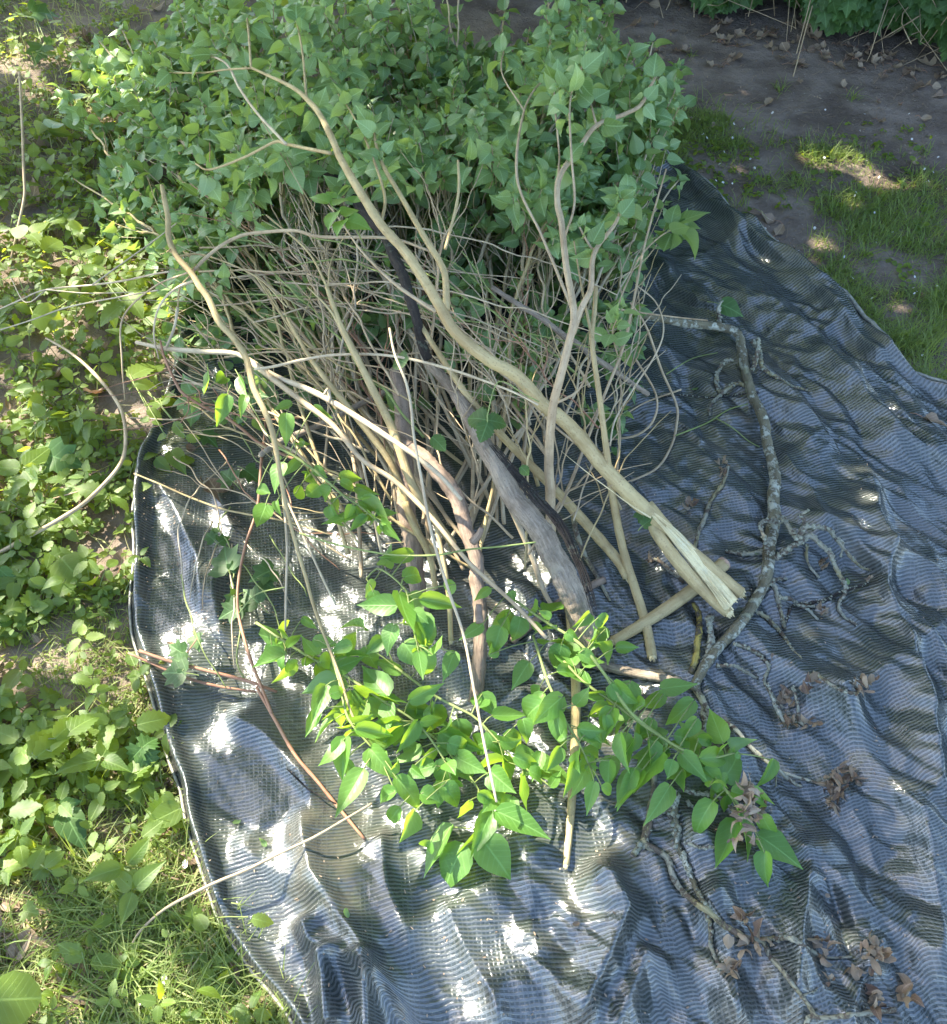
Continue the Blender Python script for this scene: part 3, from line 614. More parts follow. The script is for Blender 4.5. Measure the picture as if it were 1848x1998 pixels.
# ---------------- fallen leaves on the ground
def crumple(kind, p, L, mat, name, lb, cat, grp, rnd=None, up=0.15):
    f = Foliage(); a = RNG.random() * 6.28; d = np.array([math.cos(a), math.sin(a), RNG.uniform(-.1, .2)])
    n = np.array([RNG.normal() * .35, RNG.normal() * .35, 1]); f.add(kind, p - d * L * .5 + [0, 0, .006], d, n, L, L * RNG.uniform(.7, .95), RNG.uniform(.2, .7), RNG.uniform(-.2, .9), rnd, .16)
    o = f.build(name, mat, origin=p); st = MB(); tube(st, catmull([p - d * L * .5 + [0, 0, .006], p - d * L * .85 + [0, 0, .012], p - d * L * 1.25 + [RNG.normal() * .006, 0, .004]], 5), .0009, 4)
    st.build('leaf_stalk', M['red'], o); return tag(o, lb, cat, grp)
DL = [(1560,55,.055,'largest pale dry ivy leaf below the hedge, standing folded','ivy'),(1585,70,.05,'dry ivy leaf overlapping the largest pale one below the hedge','ivy'),(1455,95,.05,'cream dry leaf beside a greenish one in the middle of the bed','ivy'),
 (1510,63,.035,'small round pinkish dry leaf just under the ivy','round'),(1480,75,.04,'greenish fallen leaf among the cream dry leaves of the bed','lilac'),(1245,50,.045,'tan dry leaf with long stalk near the top of the bed','ivy'),
 (1365,32,.045,'curled dry leaf lying at the foot of the hedge','lilac'),(1395,40,.04,'second curled dry leaf close to the hedge foot','lilac'),(975,25,.05,'olive brown fallen leaf above the leafy branches','lilac'),
 (1165,28,.04,'dark green fallen leaf at the top of the bed','lilac'),(1195,32,.05,'dark brown curled leaf at the top centre of the bed','lilac'),(1440,120,.04,'dark dry leaf on soil above the lawn patch','oval'),
 (1520,120,.03,'light brown small leaf between twigs in the bed','ivy'),(1655,115,.035,'tan leaf half way along the right bed','ivy'),(1640,135,.04,'brown leaf with a long stalk below the ivy litter','ivy'),
 (1800,130,.055,'large crumpled tan leaf under the ivy at the right','ivy'),(1770,140,.045,'pale leaf next to the crumpled tan leaf at right','ivy'),(1790,175,.055,'olive dead leaf below the row of ivy litter','ivy'),
 (1830,155,.04,'brown leaf at the right margin under the ivy','lilac'),(1828,190,.035,'small orange-brown leaf at the right margin','lilac'),(1700,120,.04,'grey folded leaf in the ivy litter','ivy'),
 (1740,115,.045,'pale folded leaf directly below hanging ivy','ivy'),(1565,130,.05,'grey-green dead leaf below the middle of the bed','ivy'),(1610,120,.045,'greyish leaf below the big dry ivy leaf','ivy'),
 (1495,430,.04,'brown curled leaf on the soil beside the tarpaulin top edge','lilac'),(1510,512,.04,'small brown leaf touching the tarpaulin edge','lilac'),(1780,320,.025,'small peach leaf right of the bright streak','round'),
 (1825,830-0,.05,'tan leaf at the right margin beside the tarpaulin','lilac'),(1470,420,.03,'dry oval leaf on soil left of the lower streak','oval'),(1520,455,.035,'pale leaf beside the lower sunny streak','oval'),
 (1345,240,.03,'tan leaf in grass right of the leafy heap','oval'),(1390,250,.025,'tiny tan leaf in grass near the heap','oval'),(1500,205,.03,'buff leaf lying in the grass patch','round'),
 (1850,780,.05,'dull brown leaf beside the tarpaulin at the right margin','oval'),(1250,95,.04,'brown leaf showing behind the rightmost lilac tips','ivy'),(1330,105,.04,'pale brown leaf right of the lilac tips','ivy'),
 (1640,170,.03,'small dark leaf between two grass tufts','oval'),(1560,165,.025,'tiny tan leaf in the middle of the bare bed','ivy'),(1720,245,.03,'dark green-brown leaf on soil above the right lawn','oval'),
 (75,395,.10,'large pinkish brown dead leaf on dark soil at the left margin','lilac'),(60,295,.09,'dull grey crumpled dead leaf at the left margin','ivy'),(310,20,.06,'brown dead leaf at the top beside the lilac','lilac'),
 (265,90,.05,'dark purple-brown leaf among cut stalks','lilac'),(165,85,.07,'pale sunlit dry leaf among the cut stalks','ivy'),(120,750,.07,'broad brown dry leaf lying left of the tarpaulin corner','lilac'),
 (190,780,.07,'long brown dead leaf beside the curved bare stem','oval'),(20,935,.06,'dark green-brown folded leaf standing at the left','lilac'),(425,962,.085,'long dark brown dead leaf lying on the tarpaulin corner','oval'),
 (55,1850,.06,'tan dead leaf at the bottom left, partly shaded','oval'),(270,1515,.04,'brown leaf in the grass against the tarpaulin hem','oval'),(370,880,.03,'dead brown leaf at the tarpaulin corner among weeds','oval'),
 (460,1890,.06,'brown netted leaf skeleton in grass at the bottom','ivy'),(255,1885,.05,'rusty dead leaf among the bottom left grass','lilac'),(240,1095,.04,'brown leaf scrap in weeds beside the hem','oval')]
for (u_, v_, L, lb, kd) in DL: crumple(kd, on(u_, v_), L, M['dead'], 'dry_leaf', lb, 'dead leaf', 'dry leaves lying on the ground')
for i in range(90):                                      # loose litter below the hedge and over the bed
    u_ = RNG.uniform(1380, 1900) if i < 60 else RNG.uniform(900, 1900); v_ = 30 + max(0, (u_ - 1350)) * .2 + abs(RNG.normal()) * 30 if i < 60 else RNG.uniform(0, 130) + max(0, u_ - 1350) * .25
    p = on(u_, v_); crumple(['ivy', 'lilac', 'oval'][i % 3], p, RNG.uniform(.018, .04), M['dead'], 'dry_leaf', 'small crumpled %s dead leaf %s' % (['pointed ivy', 'heart-shaped', 'narrow'][i % 3], ('near the ivy' if v_ < 60 + max(0, u_ - 1350) * .2 else 'out on the soil') + (' left of the bed' if u_ < 1400 else ' in the bed centre' if u_ < 1560 else ' right of the bed centre' if u_ < 1720 else ' at the right margin')), 'dead leaf', 'small dead leaves scattered on the soil')
for i in range(75):
    u_ = RNG.uniform(1350, 1900); v_ = RNG.uniform(220, min(900, right_edge_v(u_) - 10)); p = on(u_, v_)
    if tarpz(p[0], p[1])[1]: continue
    f = Foliage(); f.add('round', p + [0, 0, .012], [math.cos(i), math.sin(i), .2], [0, 0, 1], RNG.uniform(.005, .009), RNG.uniform(.004, .007), .3, .5); o = f.build('petal', M['petal'], origin=p)
    tag(o, 'tiny white fallen petal lying in the lawn', 'petal', 'white petals scattered over the lawn')
for (u_, v_, lb) in [(90,1572,'round white petal in shaded weeds at lower left'),(362,1697,'white petal beside the tarpaulin hem'),(245,1720,'white petal below the light green hem-side leaf'),(322,1920,'whitish petal in bottom grass'),(275,2020-60,'white petal near the dead leaf skeleton')]:
    p = on(u_, v_); f = Foliage(); f.add('round', p + [0, 0, .02], [1, .3, .2], [0, 0, 1], .014, .013, .3, .5); tag(f.build('petal', M['petal'], origin=p), lb, 'petal', 'white petals in the weeds')

# ================================================================== IVY HEDGE at the top right
hd = empty('ivy_hedge', P(1700, 40, 0), 'ivy hedge with dark green lobed leaves hanging over the soil at the top right', 'hedge')
base_line = P(np.array([700, 1000, 1250, 1420, 1560, 1700, 1848, 2050, 2500.]), np.array([-70, -45, -20, 5, 30, 72, 105, 150, 230.]), 0)[:, :2]
bl = catmull(np.c_[base_line, np.zeros(len(base_line))], 240)[:, :2]; tn = nrm(np.gradient(bl, axis=0)); nr = np.c_[tn[:, 1], -tn[:, 0]]   # towards the viewer
fo = Foliage(); hs = MB(); tw = MB()
for i in range(9000):
    k = RNG.integers(240); z = 2.2 * RNG.random() ** 2.2 + .03 + .05 * fbm(bl[k, 0] * 4, 0, 2, 7); dp = RNG.random() ** 2 * .22
    c = np.r_[bl[k] + nr[k] * (.07 * math.sin(k * .2) + .05 + .15 * (z > .1) * min(1, z * 2) - dp), z]
    u_, v_ = UV(c)
    dd = np.r_[nr[k] * .5, -.8] + RNG.normal(size=3) * .45; nn = np.r_[nr[k], .9] + RNG.normal(size=3) * .4; s = RNG.uniform(.035, .062)
    fo.add('ivy' if RNG.random() < .8 else 'maple', c, dd, nn, s, s * .95, RNG.uniform(0, .3), RNG.uniform(-.5, .1), None if RNG.random() > .08 else 1.0)
fo.build('leaves', M['ivy'], hd)
for i in range(420):
    k = RNG.integers(5, 235); z = RNG.uniform(0, .5); c = np.r_[bl[k] - nr[k] * .02, z]
    tube(tw, catmull([c, c + RNG.normal(size=3) * .06 + np.r_[nr[k] * .05, 0], c + RNG.normal(size=3) * .1 + np.r_[nr[k] * .08, -.06]], 6), RNG.uniform(.0008, .0022), 4, rnd=RNG.random())
tw.build('ivy_stems', M['dark'] if False else M['twig'], hd)
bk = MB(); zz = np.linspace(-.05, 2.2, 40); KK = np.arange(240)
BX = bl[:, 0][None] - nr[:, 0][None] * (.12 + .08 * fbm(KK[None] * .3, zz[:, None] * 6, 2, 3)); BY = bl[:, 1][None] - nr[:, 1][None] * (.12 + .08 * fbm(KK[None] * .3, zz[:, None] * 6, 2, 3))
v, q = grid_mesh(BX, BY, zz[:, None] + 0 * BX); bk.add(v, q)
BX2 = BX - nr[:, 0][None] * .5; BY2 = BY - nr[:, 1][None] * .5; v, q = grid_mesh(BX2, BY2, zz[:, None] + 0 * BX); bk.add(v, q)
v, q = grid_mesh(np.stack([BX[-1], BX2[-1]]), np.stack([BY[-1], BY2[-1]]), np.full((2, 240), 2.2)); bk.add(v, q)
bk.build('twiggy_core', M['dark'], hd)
# ================================================================== THE HEAP OF BRANCHES
T = {1: (0, 0), 2: (591.4, 0), 3: (1182.7, 0), 4: (0, 665.3), 5: (591.4, 665.3), 6: (1182.7, 665.3), 7: (0, 1332.8), 8: (591.4, 1332.8), 9: (1182.7, 1332.8)}
def tp(k, pts): ox, oy = T[k]; return [(ox + .36 * x, oy + .36 * y) for x, y in pts]
def zpath(pts, zs):
    pts = np.array(pts, float)
    if zs is None: z = PH(pts[:, 0], pts[:, 1])
    else:
        L = np.concatenate([[0], np.cumsum(np.hypot(*np.diff(pts, axis=0).T))]); L /= L[-1]; z = np.interp(L, np.linspace(0, 1, len(zs)), zs)
    return P(pts[:, 0], pts[:, 1], z)
def stem(mb, pts, zs, r, sides=8, nodes=.12, rough=.05, rnd=None, jit=.0, cap=True, step=.011):
    """pts (u, v), heights zs along it, radii r in view pixels along it"""
    w = zpath(pts, zs); Ltot = np.linalg.norm(np.diff(w, axis=0), axis=1).sum(); n = max(8, int(Ltot / step)); c = catmull(w, n)
    if jit: c = c + (np.stack([fbm(np.linspace(0, Ltot * 16, n), np.full(n, RNG.random() * 99), 2, k) for k in range(3)], -1) - .5) * jit * np.sin(np.linspace(0, math.pi, n))[:, None]
    rr = np.interp(np.linspace(0, 1, n), np.linspace(0, 1, len(r)), r) * MPP(c) * (.70 if max(r) > 3.2 else .62)
    for _ in range(2):
        z_ = tarpz(c[:, 0], c[:, 1])[0] + rr * .75; low_ = c[:, 2] < z_
        if low_.any():
            z2 = np.where(low_, z_, c[:, 2]); 
            if n > 9: z2 = np.maximum(z2, np.convolve(np.pad(z2, 3, 'edge'), np.ones(7) / 7, 'valid'))
            gu_, gv_ = UV(c); c = P(gu_, gv_, z2)
    tube(mb, c, rr, sides, rough, nodes, random.random() if rnd is None else rnd, cap); return c
def cluster(fo, st, tip, d, npair=3, size=.045, kind='lilac', length=.06, rnd=None, spread=1.0, up=.5):
    """opposite leaf pairs along the end of a shoot, small ones at the very tip"""
    d = nrm(d); a = nrm(np.cross(d, RNG.normal(size=3))); r0 = random.random() if rnd is None else rnd
    for i in range(npair + 1):
        f = i / max(1, npair); p = tip - d * length * (1 - f); a = np.cross(d, a) + .2 * RNG.normal(size=3); a = nrm(a - d * (a @ d))
        s = size * (1 - .55 * f ** 2) * RNG.uniform(.8, 1.2)
        for sg in (-1, 1):
            if RNG.random() < .08: continue
            dd = nrm(sg * a * spread + d * (.45 + .5 * f) + np.array([0, 0, RNG.uniform(-.35, .25)])); pe = p + dd * s * .28
            if st is not None: tube(st, np.stack([p, pe - [0, 0, .001], pe]), .0009, 3, 0, cap=False)
            nn = np.array([0, -.25, 1.]) * up + RNG.normal(size=3) * .38; nn = nn if nn[2] > 0 or RNG.random() < .2 else -nn
            d2 = nrm(dd + np.array([0, 0, RNG.uniform(-.5, .15)]))
            fo.add(kind, pe, d2, nn, s, s * RNG.uniform(.72, .88), RNG.uniform(.05, .4), RNG.uniform(-.7, .05), np.clip(r0 + RNG.normal() * .22, 0, 1), .035)
    for k in range(3):
        dd = nrm(d + RNG.normal(size=3) * .5); fo.add('oval', tip, dd, RNG.normal(size=3), size * .3, size * .12, .5, .2, 1.0)
def splinters(mb, p, d, r, n=14, L=1.0):
    d = nrm(d); a = nrm(np.cross(d, [.3, .2, 1])); b = np.cross(d, a)
    tube(mb, np.stack([p - d * r * .3, p + d * r * .12]), [r * .93, r * .9], 12, .1)
    for i in range(n):
        t = i / n * 6.28; q = p + (a * math.cos(t) + b * math.sin(t)) * r * RNG.uniform(.2, .85); l = r * RNG.uniform(.3, 1.2) * L
        tube(mb, np.stack([q - d * r * .3, q + d * l * .5, q + d * l]), [r * .26, r * .17, r * .02], 4, .2)

class Branch:
    allb = []
    def __init__(s, label, mat, pts, zs, r, name='cut_branch', cat='branch', group='bare and leafy branches piled on the tarpaulin', nodes=.12, rough=.05, jit=0.0, sides=9, fmat='lilac', rnd=None):
        w = zpath(pts[:1], zs[:1] if zs is not None else None)[0]
        s.o = empty(name, w, label, cat, group); s.mat = M[mat]; s.fmat = M[fmat]
        mb = MB(); s.c = stem(mb, pts, zs, r, sides, nodes, rough, rnd, jit, True, .005 if 'lich' in mat or mat in ('log', 'dark', 'brown') else .011); mb.build('stem', s.mat, s.o)
        s.fo = Foliage(); s.st = MB(); s.lines = [s.c]; Branch.allb.append(s)
    def twig(s, pts, zs=None, r=(3, 1.5), mat=None, name='side_twig', jit=.0, sides=6, nodes=.12, rough=.05, step=.011):
        """zs None: starts where it joins and rises or falls gently"""
        mb = MB()
        if zs is None:
            g = UV(s.c); k = np.argmin((g[0] - pts[0][0]) ** 2 + (g[1] - pts[0][1]) ** 2); z0 = s.c[k][2]
            e = pts[-1]; z1 = .55 * float(PH(e[0], e[1])) + .45 * z0 + .03; zs = (z0, z1)
        c = stem(mb, pts, zs, r, sides, nodes, rough, None, jit, True, step); mb.build(name, M[mat] if mat else s.mat, s.o); s.lines.append(c); return c
    def tips(s, c, n=2, size=.05, npair=3, kind='lilac', length=.06):
        d = c[-1] - c[-4]; cluster(s.fo, s.st, c[-1], d, npair, size * .82, kind, length)
        for i in range(1, n):
            k = len(c) - 1 - int(len(c) * .14 * i) ; k = max(2, k); d = nrm(c[k] - c[k - 2]) + RNG.normal(size=3) * .6; tip = c[k] + nrm(d) * .03
            tube(s.st, np.stack([c[k], (c[k] + tip) / 2 + [0, 0, .003], tip]), .0012, 4, 0, cap=False); cluster(s.fo, s.st, tip, d, npair - 1, size * .72, kind, .03)
    def end(s, which=0, r=10.0, mat='wood', n=14, L=1.0, name='broken_end'):
        c = s.c; p = c[0] if which == 0 else c[-1]; d = c[0] - c[3] if which == 0 else c[-1] - c[-4]
        mb = MB(); splinters(mb, p, d, .7 * r * float(MPP(p)), n, L); mb.build(name, M[mat], s.o)
    def finish(s):
        if s.fo.count(): s.fo.build('leaves', s.fmat, s.o)
        if s.st.n: s.st.build('leaf_stalks', M['green'], s.o)

# ---- the thick pale broken branch lying on top, with its long split end
b = Branch('thickest smooth pale branch on top of the heap, its end split open at the right', 'pale',
    [(1300,1035),(1195,930),(1110,830),(1060,790),(1010,735),(950,700),(890,650),(862,605),(830,550),(790,490),(745,440),(700,370),(665,310),(650,275),(625,225),(605,200),(570,170),(490,132)],
    (.17,.26,.36,.48,.55,.6,.6,.58), (23,21,20,19,18,16,14,13,12,10,9,7,5,3), sides=16, nodes=.07)
B1 = b
mb = MB(); stem(mb, [(1262,985),(1300,1030),(1350,1078),(1400,1120),(1446,1158)], (.195,.15,.115), (18,18,19,18,17), 12, 0, .06); mb.build('split_prong', M['pale'], b.o)
mb = MB(); stem(mb, [(1262,1005),(1290,1052),(1330,1105),(1375,1155),(1420,1196)], (.185,.145,.10), (15,18,18,17,15), 12, 0, .06); mb.build('split_prong', M['pale'], b.o)
mb = MB()
for k in range(7):
    f = k / 6; e_ = RNG.uniform(-.45, .12); stem(mb, [(1266 + 8 * f, 1000 - 2 * f), (1312 + 15 * f, 1052 - 10 * f + RNG.normal()), (1370 + 14 * f + RNG.normal() * 2, 1122 - 12 * f), (1422 + 22 * f + 30 * e_, 1196 - 22 * f + 30 * e_)], (.205,.172 + .003 * math.sin(f * 9),.14, .122 + .004 * math.sin(f * 5)), (1.5, 2.4, 3.0, 2.4 if k % 3 else 1.0), 6, 0, .3)
for f in (.2, .5, .8): stem(mb, [(1274 + 8 * f, 1008 - 2 * f), (1314 + 15 * f, 1056 - 10 * f), (1370 + 14 * f, 1124 - 12 * f), (1416 + 20 * f, 1190 - 20 * f)], (.196,.166,.134,.116), (2, 10, 14, 13), 10, 0, .06)
mb.build('split_wood', M['wood'], b.o)
for (p0, dd, r_) in [((1446,1158,.115),(1,1,-.1),13),((1424,1198,.103),(1,1.1,-.1),12)]:
    mb = MB(); p = P(*p0); d = P(p0[0] + dd[0] * 30, p0[1] + dd[1] * 30, p0[2]) - p; splinters(mb, p, d, r_ * .78 * float(MPP(p)), 13, .9); mb.build('broken_end', M['wood'], b.o)
mb = MB(); stem(mb, [(1095,880),(1150,925),(1230,985),(1270,1010)], (.375,.32,.25,.205), (.6,1.6,2.2,3), 4, 0, .5); mb.build('torn_bark_edge', M['wood'], b.o)
c = b.twig([(872,605),(869,540),(858,511),(825,457),(782,382),(742,310),(724,230)], (.47,.55,.58), (10,9,7,5,3), sides=12, nodes=.03); b.tips(c, 3)
cluster(b.fo, b.st, c[-12], c[-12] - c[-20], 3, .06)
c = b.twig([(869,486),(894,382),(894,313)], (.55,.6), (4.5,4,3.5))
c = b.twig([(745,432),(750,378),(717,281),(681,212),(660,184)], None, (4.5,3.5,2)); b.tips(c, 2)
c = b.twig([(645,299),(600,290),(558,281),(536,277),(479,306),(410,331),(382,320)], None, (5,4.5,3.5,2.5)); b.tips(c, 2, .06)
c = b.twig([(558,281),(504,223),(468,173),(439,122),(382,101)], (.57,.52), (4.5,4,2.5), mat='greyt'); b.tips(c, 2, .065)
c = b.twig([(850,608),(771,554),(706,490),(663,428),(640,400)], (.44,.5), (6,5,3,2), mat='twig')
c = b.twig([(598,188),(590,100),(576,29)], None, (3.5,3,2)); b.tips(c, 3, .055)
c = b.twig([(490,133),(486,72),(482,36)], None, (3.5,3)); b.tips(c, 2, .055)
c = b.twig([(490,133),(440,136),(394,142),(320,142)], None, (3,2)); b.tips(c, 2, .055)
c = b.twig([(504,223),(560,320),(620,420)], (.53,.42), (2,1.5))

# ---- forked branches standing up in the right of the heap
b = Branch('upright grey-brown branch forking in the right of the heap, leafy at the top right', 'twig',
    [(1075,1040),(1074,960),(1071,900),(1078,800),(1095,730),(1110,670),(1120,612),(1105,520),(1095,430),(1088,400),(1092,345),(1130,290),(1164,245),(1218,223),(1250,205),(1269,169),(1283,144)],
    (.14,.28,.42,.5,.52,.55,.52,.45), (14,13,12,10,9,8,7,6,5,3), sides=12, nodes=.04)
b.tips(b.c, 4, .06)
c = b.twig([(1164,245),(1152,200),(1142,173)], None, (3.5,2.5)); b.tips(c, 2, .055)
c = b.twig([(1118,650),(1135,600),(1153,562),(1160,493),(1203,432),(1221,374)], (.44,.5,.45), (9,8,6,4.5,3), sides=10); b.tips(c, 3, .055)
c = b.twig([(1162,495),(1145,470),(1131,443)], (.48,.52), (4,2.5)); b.tips(c, 1, .05)
c = b.twig([(1092,306),(1086,240),(1081,187),(1085,150)], (.54,.58), (3,2.5)); b.tips(c, 3, .055)
c = b.twig([(1103,461),(1121,396),(1115,300),(1113,194),(1140,120)], (.5,.58,.6), (3.5,3,2.5)); b.tips(c, 4, .06)
c = b.twig([(1103,461),(1088,396),(1092,306)], (.5,.54), (4,3))
c = b.twig([(1120,612),(1088,533),(1056,457),(1009,346),(1023,216),(1059,158),(1095,157)], (.46,.55,.5), (5,4,4,3,2)); b.tips(c, 3, .055)
c = b.twig([(1023,216),(980,144),(984,95)], (.54,.5), (3,2)); b.tips(c, 2, .05)
c = b.twig([(1071,905),(1050,860),(960,740),(900,690)], (.24,.2,.24), (5,4,2))
c = b.twig([(1079,790),(1130,760),(1153,700)], (.36,.38), (4,3))
B2 = b
b = Branch('slender pale branch right of the heap, its whitish snapped end pointing down', 'pale',
    [(1273,1282),(1257,1205),(1218,1080),(1196,971),(1182,867),(1167,755),(1155,665),(1160,610),(1163,560)], (.03,.07,.14,.25,.35,.42,.46), (14,13,12,11,9,8,7,6), sides=12, nodes=.04)
b.end(0, 12)
c = b.twig([(1156,660),(1135,560),(1120,470)], (.43,.5), (5,3,2))
b = Branch('pale branch passing under the slender one, with a splintered lower end', 'pale',
    [(1225,1126),(1203,1090),(1124,1000),(1060,932),(960,830),(900,755),(850,680),(800,600)], (.09,.13,.2,.28,.34,.36), (15,14,12,10,8,6), sides=12, nodes=.04)
b.end(0, 11, L=2.0)
b = Branch('short smooth cut branch lying crosswise below the split end, with a pinkish sawn face', 'pale',
    [(1412,1100),(1363,1142),(1300,1188),(1240,1226),(1196,1252)], (.075,.05,.03), (20,19,18,16,14), sides=16, nodes=.02, rough=.03)
mb = MB(); p = b.c[0]; d = nrm(b.c[0] - b.c[3]); rr = 14.2 * float(MPP(p)); tube(mb, np.stack([p - d * .003, p + d * .0035]), [rr * 1.01, rr * .97], 18, .06); mb.build('sawn_face', M['cut'], b.o)
b.end(1, 12)
# ---- old logs
b = Branch('thickest weathered grey log, a long dark split in its bark, in mid-heap', 'log',
    [(1150,1262),(1136,1215),(1120,1170),(1095,1115),(1059,1043),(1005,971),(951,881),(915,809),(880,755),(840,712)], (.08,.16,.24,.28,.3,.3), (36,36,35,33,31,27,24,21,17,13), name='old_log', cat='log', sides=24, nodes=0, rough=.09, jit=.012)
mb = MB()
for k in range(5): stem(mb, [(955 + k * 3,868),(1020 + k * 5,952),(1080 + k * 4,1020),(1118 + k * 4,1090),(1140 + k * 4,1150),(1155 + k * 3,1200)], (.318,.31,.285,.24,.19), (1,3.2,3.6,3.5,2.5,.6), 5, 0, .5, jit=.006)
mb.build('bark_split', M['dark'], b.o)
b.end(0, 24, 'log', 18, 1.3)
b = Branch('black mossy rotten branch showing between the twigs behind the pale broken branch', 'dark',
    [(835,700),(822,666),(810,610),(793,558),(770,500),(750,460),(700,400),(656,353),(605,305)], (.3,.4,.42,.4,.32), (13,14,15,15,14,13,12), sides=14, nodes=0, rough=.16, jit=.01)
b = Branch('upright stake-like pale branch under the old log, its cut foot resting on the bare tarpaulin', 'pale',
    [(1105,1688),(1113,1600),(1121,1477),(1124,1351),(1118,1255),(1110,1180)], (.035,.06,.06,.05), (9,12,13,13,12), sides=12, nodes=.06)
b.end(0, 8, L=1.6)
b = Branch('short thick brown log standing at the left of the old logs, half shaded', 'brown',
    [(824,1195),(812,1120),(804,1061),(793,990),(788,900),(786,809),(771,720)], (.04,.12,.2,.26), (22,24,25,25,24,21,16), name='old_log', cat='log', sides=20, nodes=0, rough=.07, jit=.008)
b = Branch('knotty brown log in the middle of the heap, its lower end among the bright leaves', 'brown',
    [(925,1372),(934,1313),(939,1205),(930,1115),(915,1043),(893,975),(850,915),(790,868),(710,820)], (.05,.12,.19,.24,.24), (17,20,20,19,20,22,20,15,10), name='old_log', cat='log', sides=18, nodes=0, rough=.1, jit=.012)
b.twig([(922,1058),(935,1042),(940,1030)], (.22,.245), (12,10,7), sides=10, nodes=0, name='knot')
b.twig([(936,1215),(934,1196),(934,1180)], (.205,.212), (11,11,8), sides=10, nodes=0, name='knot')
b = Branch('narrow brown stick slanting up between the thin twigs behind the grey log', 'log',
    [(1265,770),(1215,735),(1150,690),(1080,640),(1020,600),(960,560)], (.18,.3,.38), (7,8,9,8,7), nodes=0, rough=.14, jit=.01)
b = Branch('torn silvery stick sticking out left, with a ragged grey end', 'log', [(508,888),(545,862),(610,835),(680,800),(760,760)], (.12,.16,.2), (8,9,9,8), nodes=0, rough=.14); b.end(0, 7, 'greyt')
b = Branch('brown crooked stick lying low behind the stake, running up to the right', 'brown', [(1000,1250),(1060,1200),(1110,1165),(1180,1130)], (.03,.05,.06), (11,12,11,10), nodes=0, rough=.12, sides=12)
b = Branch('flat piece of weathered board-like wood under the right-hand leaves', 'log', [(1130,1290),(1180,1300),(1260,1318),(1330,1330)], (.03,.03), (14,13,13,10), nodes=0, rough=.12, sides=10)
# ---- pale branches at the left centre
b = Branch('knobbly pale branch with three cut side stubs, slanting down the left centre of the heap', 'pale',
    [(885,1062),(840,1003),(815,965),(793,917),(764,834),(730,765),(700,705),(672,650),(655,610),(638,560)], (.12,.22,.28,.36,.4), (11,12,12,12,11,10,8,6), sides=12, nodes=.06)
b.end(0, 8)
b.twig([(700,710),(665,640),(640,600),(600,560)], None, (6,4,2)); b.twig([(640,562),(600,490),(520,420)], (.4,.42), (4,2.5)); b.twig([(640,562),(650,500),(700,420)], (.4,.45), (3,1.5))
b = Branch('second pale branch running beside the knobbly one, a little thinner and further left', 'pale',
    [(868,1092),(825,1054),(800,1000),(775,932),(753,888),(700,820),(645,752),(600,690),(560,620)], (.08,.16,.24,.3,.34), (8,10,10,9,9,8,6,4), sides=12, nodes=.06)
b.twig([(600,690),(540,600),(500,540)], None, (4,2))
b = Branch('third pale rod next to the knobbly branch, ending lower down against the shoots', 'pale', [(850,1150),(838,1085),(805,1020),(790,980)], (.1,.14,.18), (7,9,10,10), nodes=.05)
b = Branch('thin greyish pole dropping straight through the centre leaves', 'pale', [(880,1250),(876,1170),(866,1100),(850,1020)], (.1,.16,.2), (7,7,7,6), nodes=.06); b.end(0, 6, L=2.2)
b = Branch('grey pole between the old log and the knotty log, its tip among the leaves', 'greyt', [(1082,1190),(1060,1150),(1040,1090),(1010,1020),(980,960),(940,880)], (.05,.1,.18,.24), (6,8,8,7,6), nodes=.08)
b = Branch('green mossy stick poking out from behind the grey log at right', 'lichtw', [(1190,1172),(1165,1125),(1145,1090),(1125,1040),(1115,980)], (.04,.08,.14), (4,6,7,7), nodes=.1, rough=.2)
# ---- long silvery rods on the left
b = Branch('long silvery rod starting free at far left, crossing to the heap centre', 'greyt',
    [(266,668),(324,680),(400,686),(454,689),(482,700),(540,735),(591,755),(645,782),(735,838),(843,914),(900,975)], (.2,.25,.3,.33,.3), (5,7,7,7,8,8,7,6), sides=10)
b.twig([(482,700),(549,752),(591,784),(650,830),(706,896),(771,939),(843,1011),(915,1097),(1005,1180),(1066,1245)], (.28,.29,.26,.22,.17), (8,8,7,7,6,5), mat='twig', sides=10)
b.twig([(324,680),(340,640),(347,600)], (.22,.27), (4,4,5), mat='greyt'); b.twig([(497,720),(530,716),(591,702),(660,692),(760,694),(870,718),(990,760),(1050,790)], (.3,.36,.4), (4,4,4,3), mat='greyt')
b.twig([(706,896),(720,960),(738,1050),(745,1080)], (.25,.18,.12), (3.5,3.5,4))
b.twig([(645,783),(640,760),(632,770)], (.31,.33), (5,3))
b = Branch('long wavy pale branch down the left side, its blunt top rising beside the upper leaves', 'pale',
    [(316,362),(322,395),(328,425),(330,465),(345,500),(374,533),(390,560),(407,583),(428,630),(454,659),(482,701),(497,759),(526,827),(540,890),(551,953),(570,1030),(583,1079),(600,1140),(619,1205),(645,1270),(665,1325),(690,1400),(735,1466)],
    (.46,.42,.38,.36,.33,.26,.2,.17,.15,.13), (6,8,8,9,9,9,9,8,6,5,5,4.5,4,3.5,3), sides=10, nodes=.08, jit=.004)
b.twig([(551,953),(560,1060),(558,1150),(557,1230)], (.22,.18,.13), (4,3.5,3), mat='greyt'); b.twig([(555,965),(580,1020),(612,1090),(640,1150),(655,1180)], (.22,.16), (3.5,3), mat='greyt')
b.twig([(528,850),(560,880),(600,910),(650,990),(700,1060)], (.25,.2), (5,4,3)); b.twig([(378,528),(400,505),(432,479),(470,460),(504,454),(576,450),(626,462),(760,465),(840,490)], (.4,.46,.46), (5,5,5,4), mat='twig')
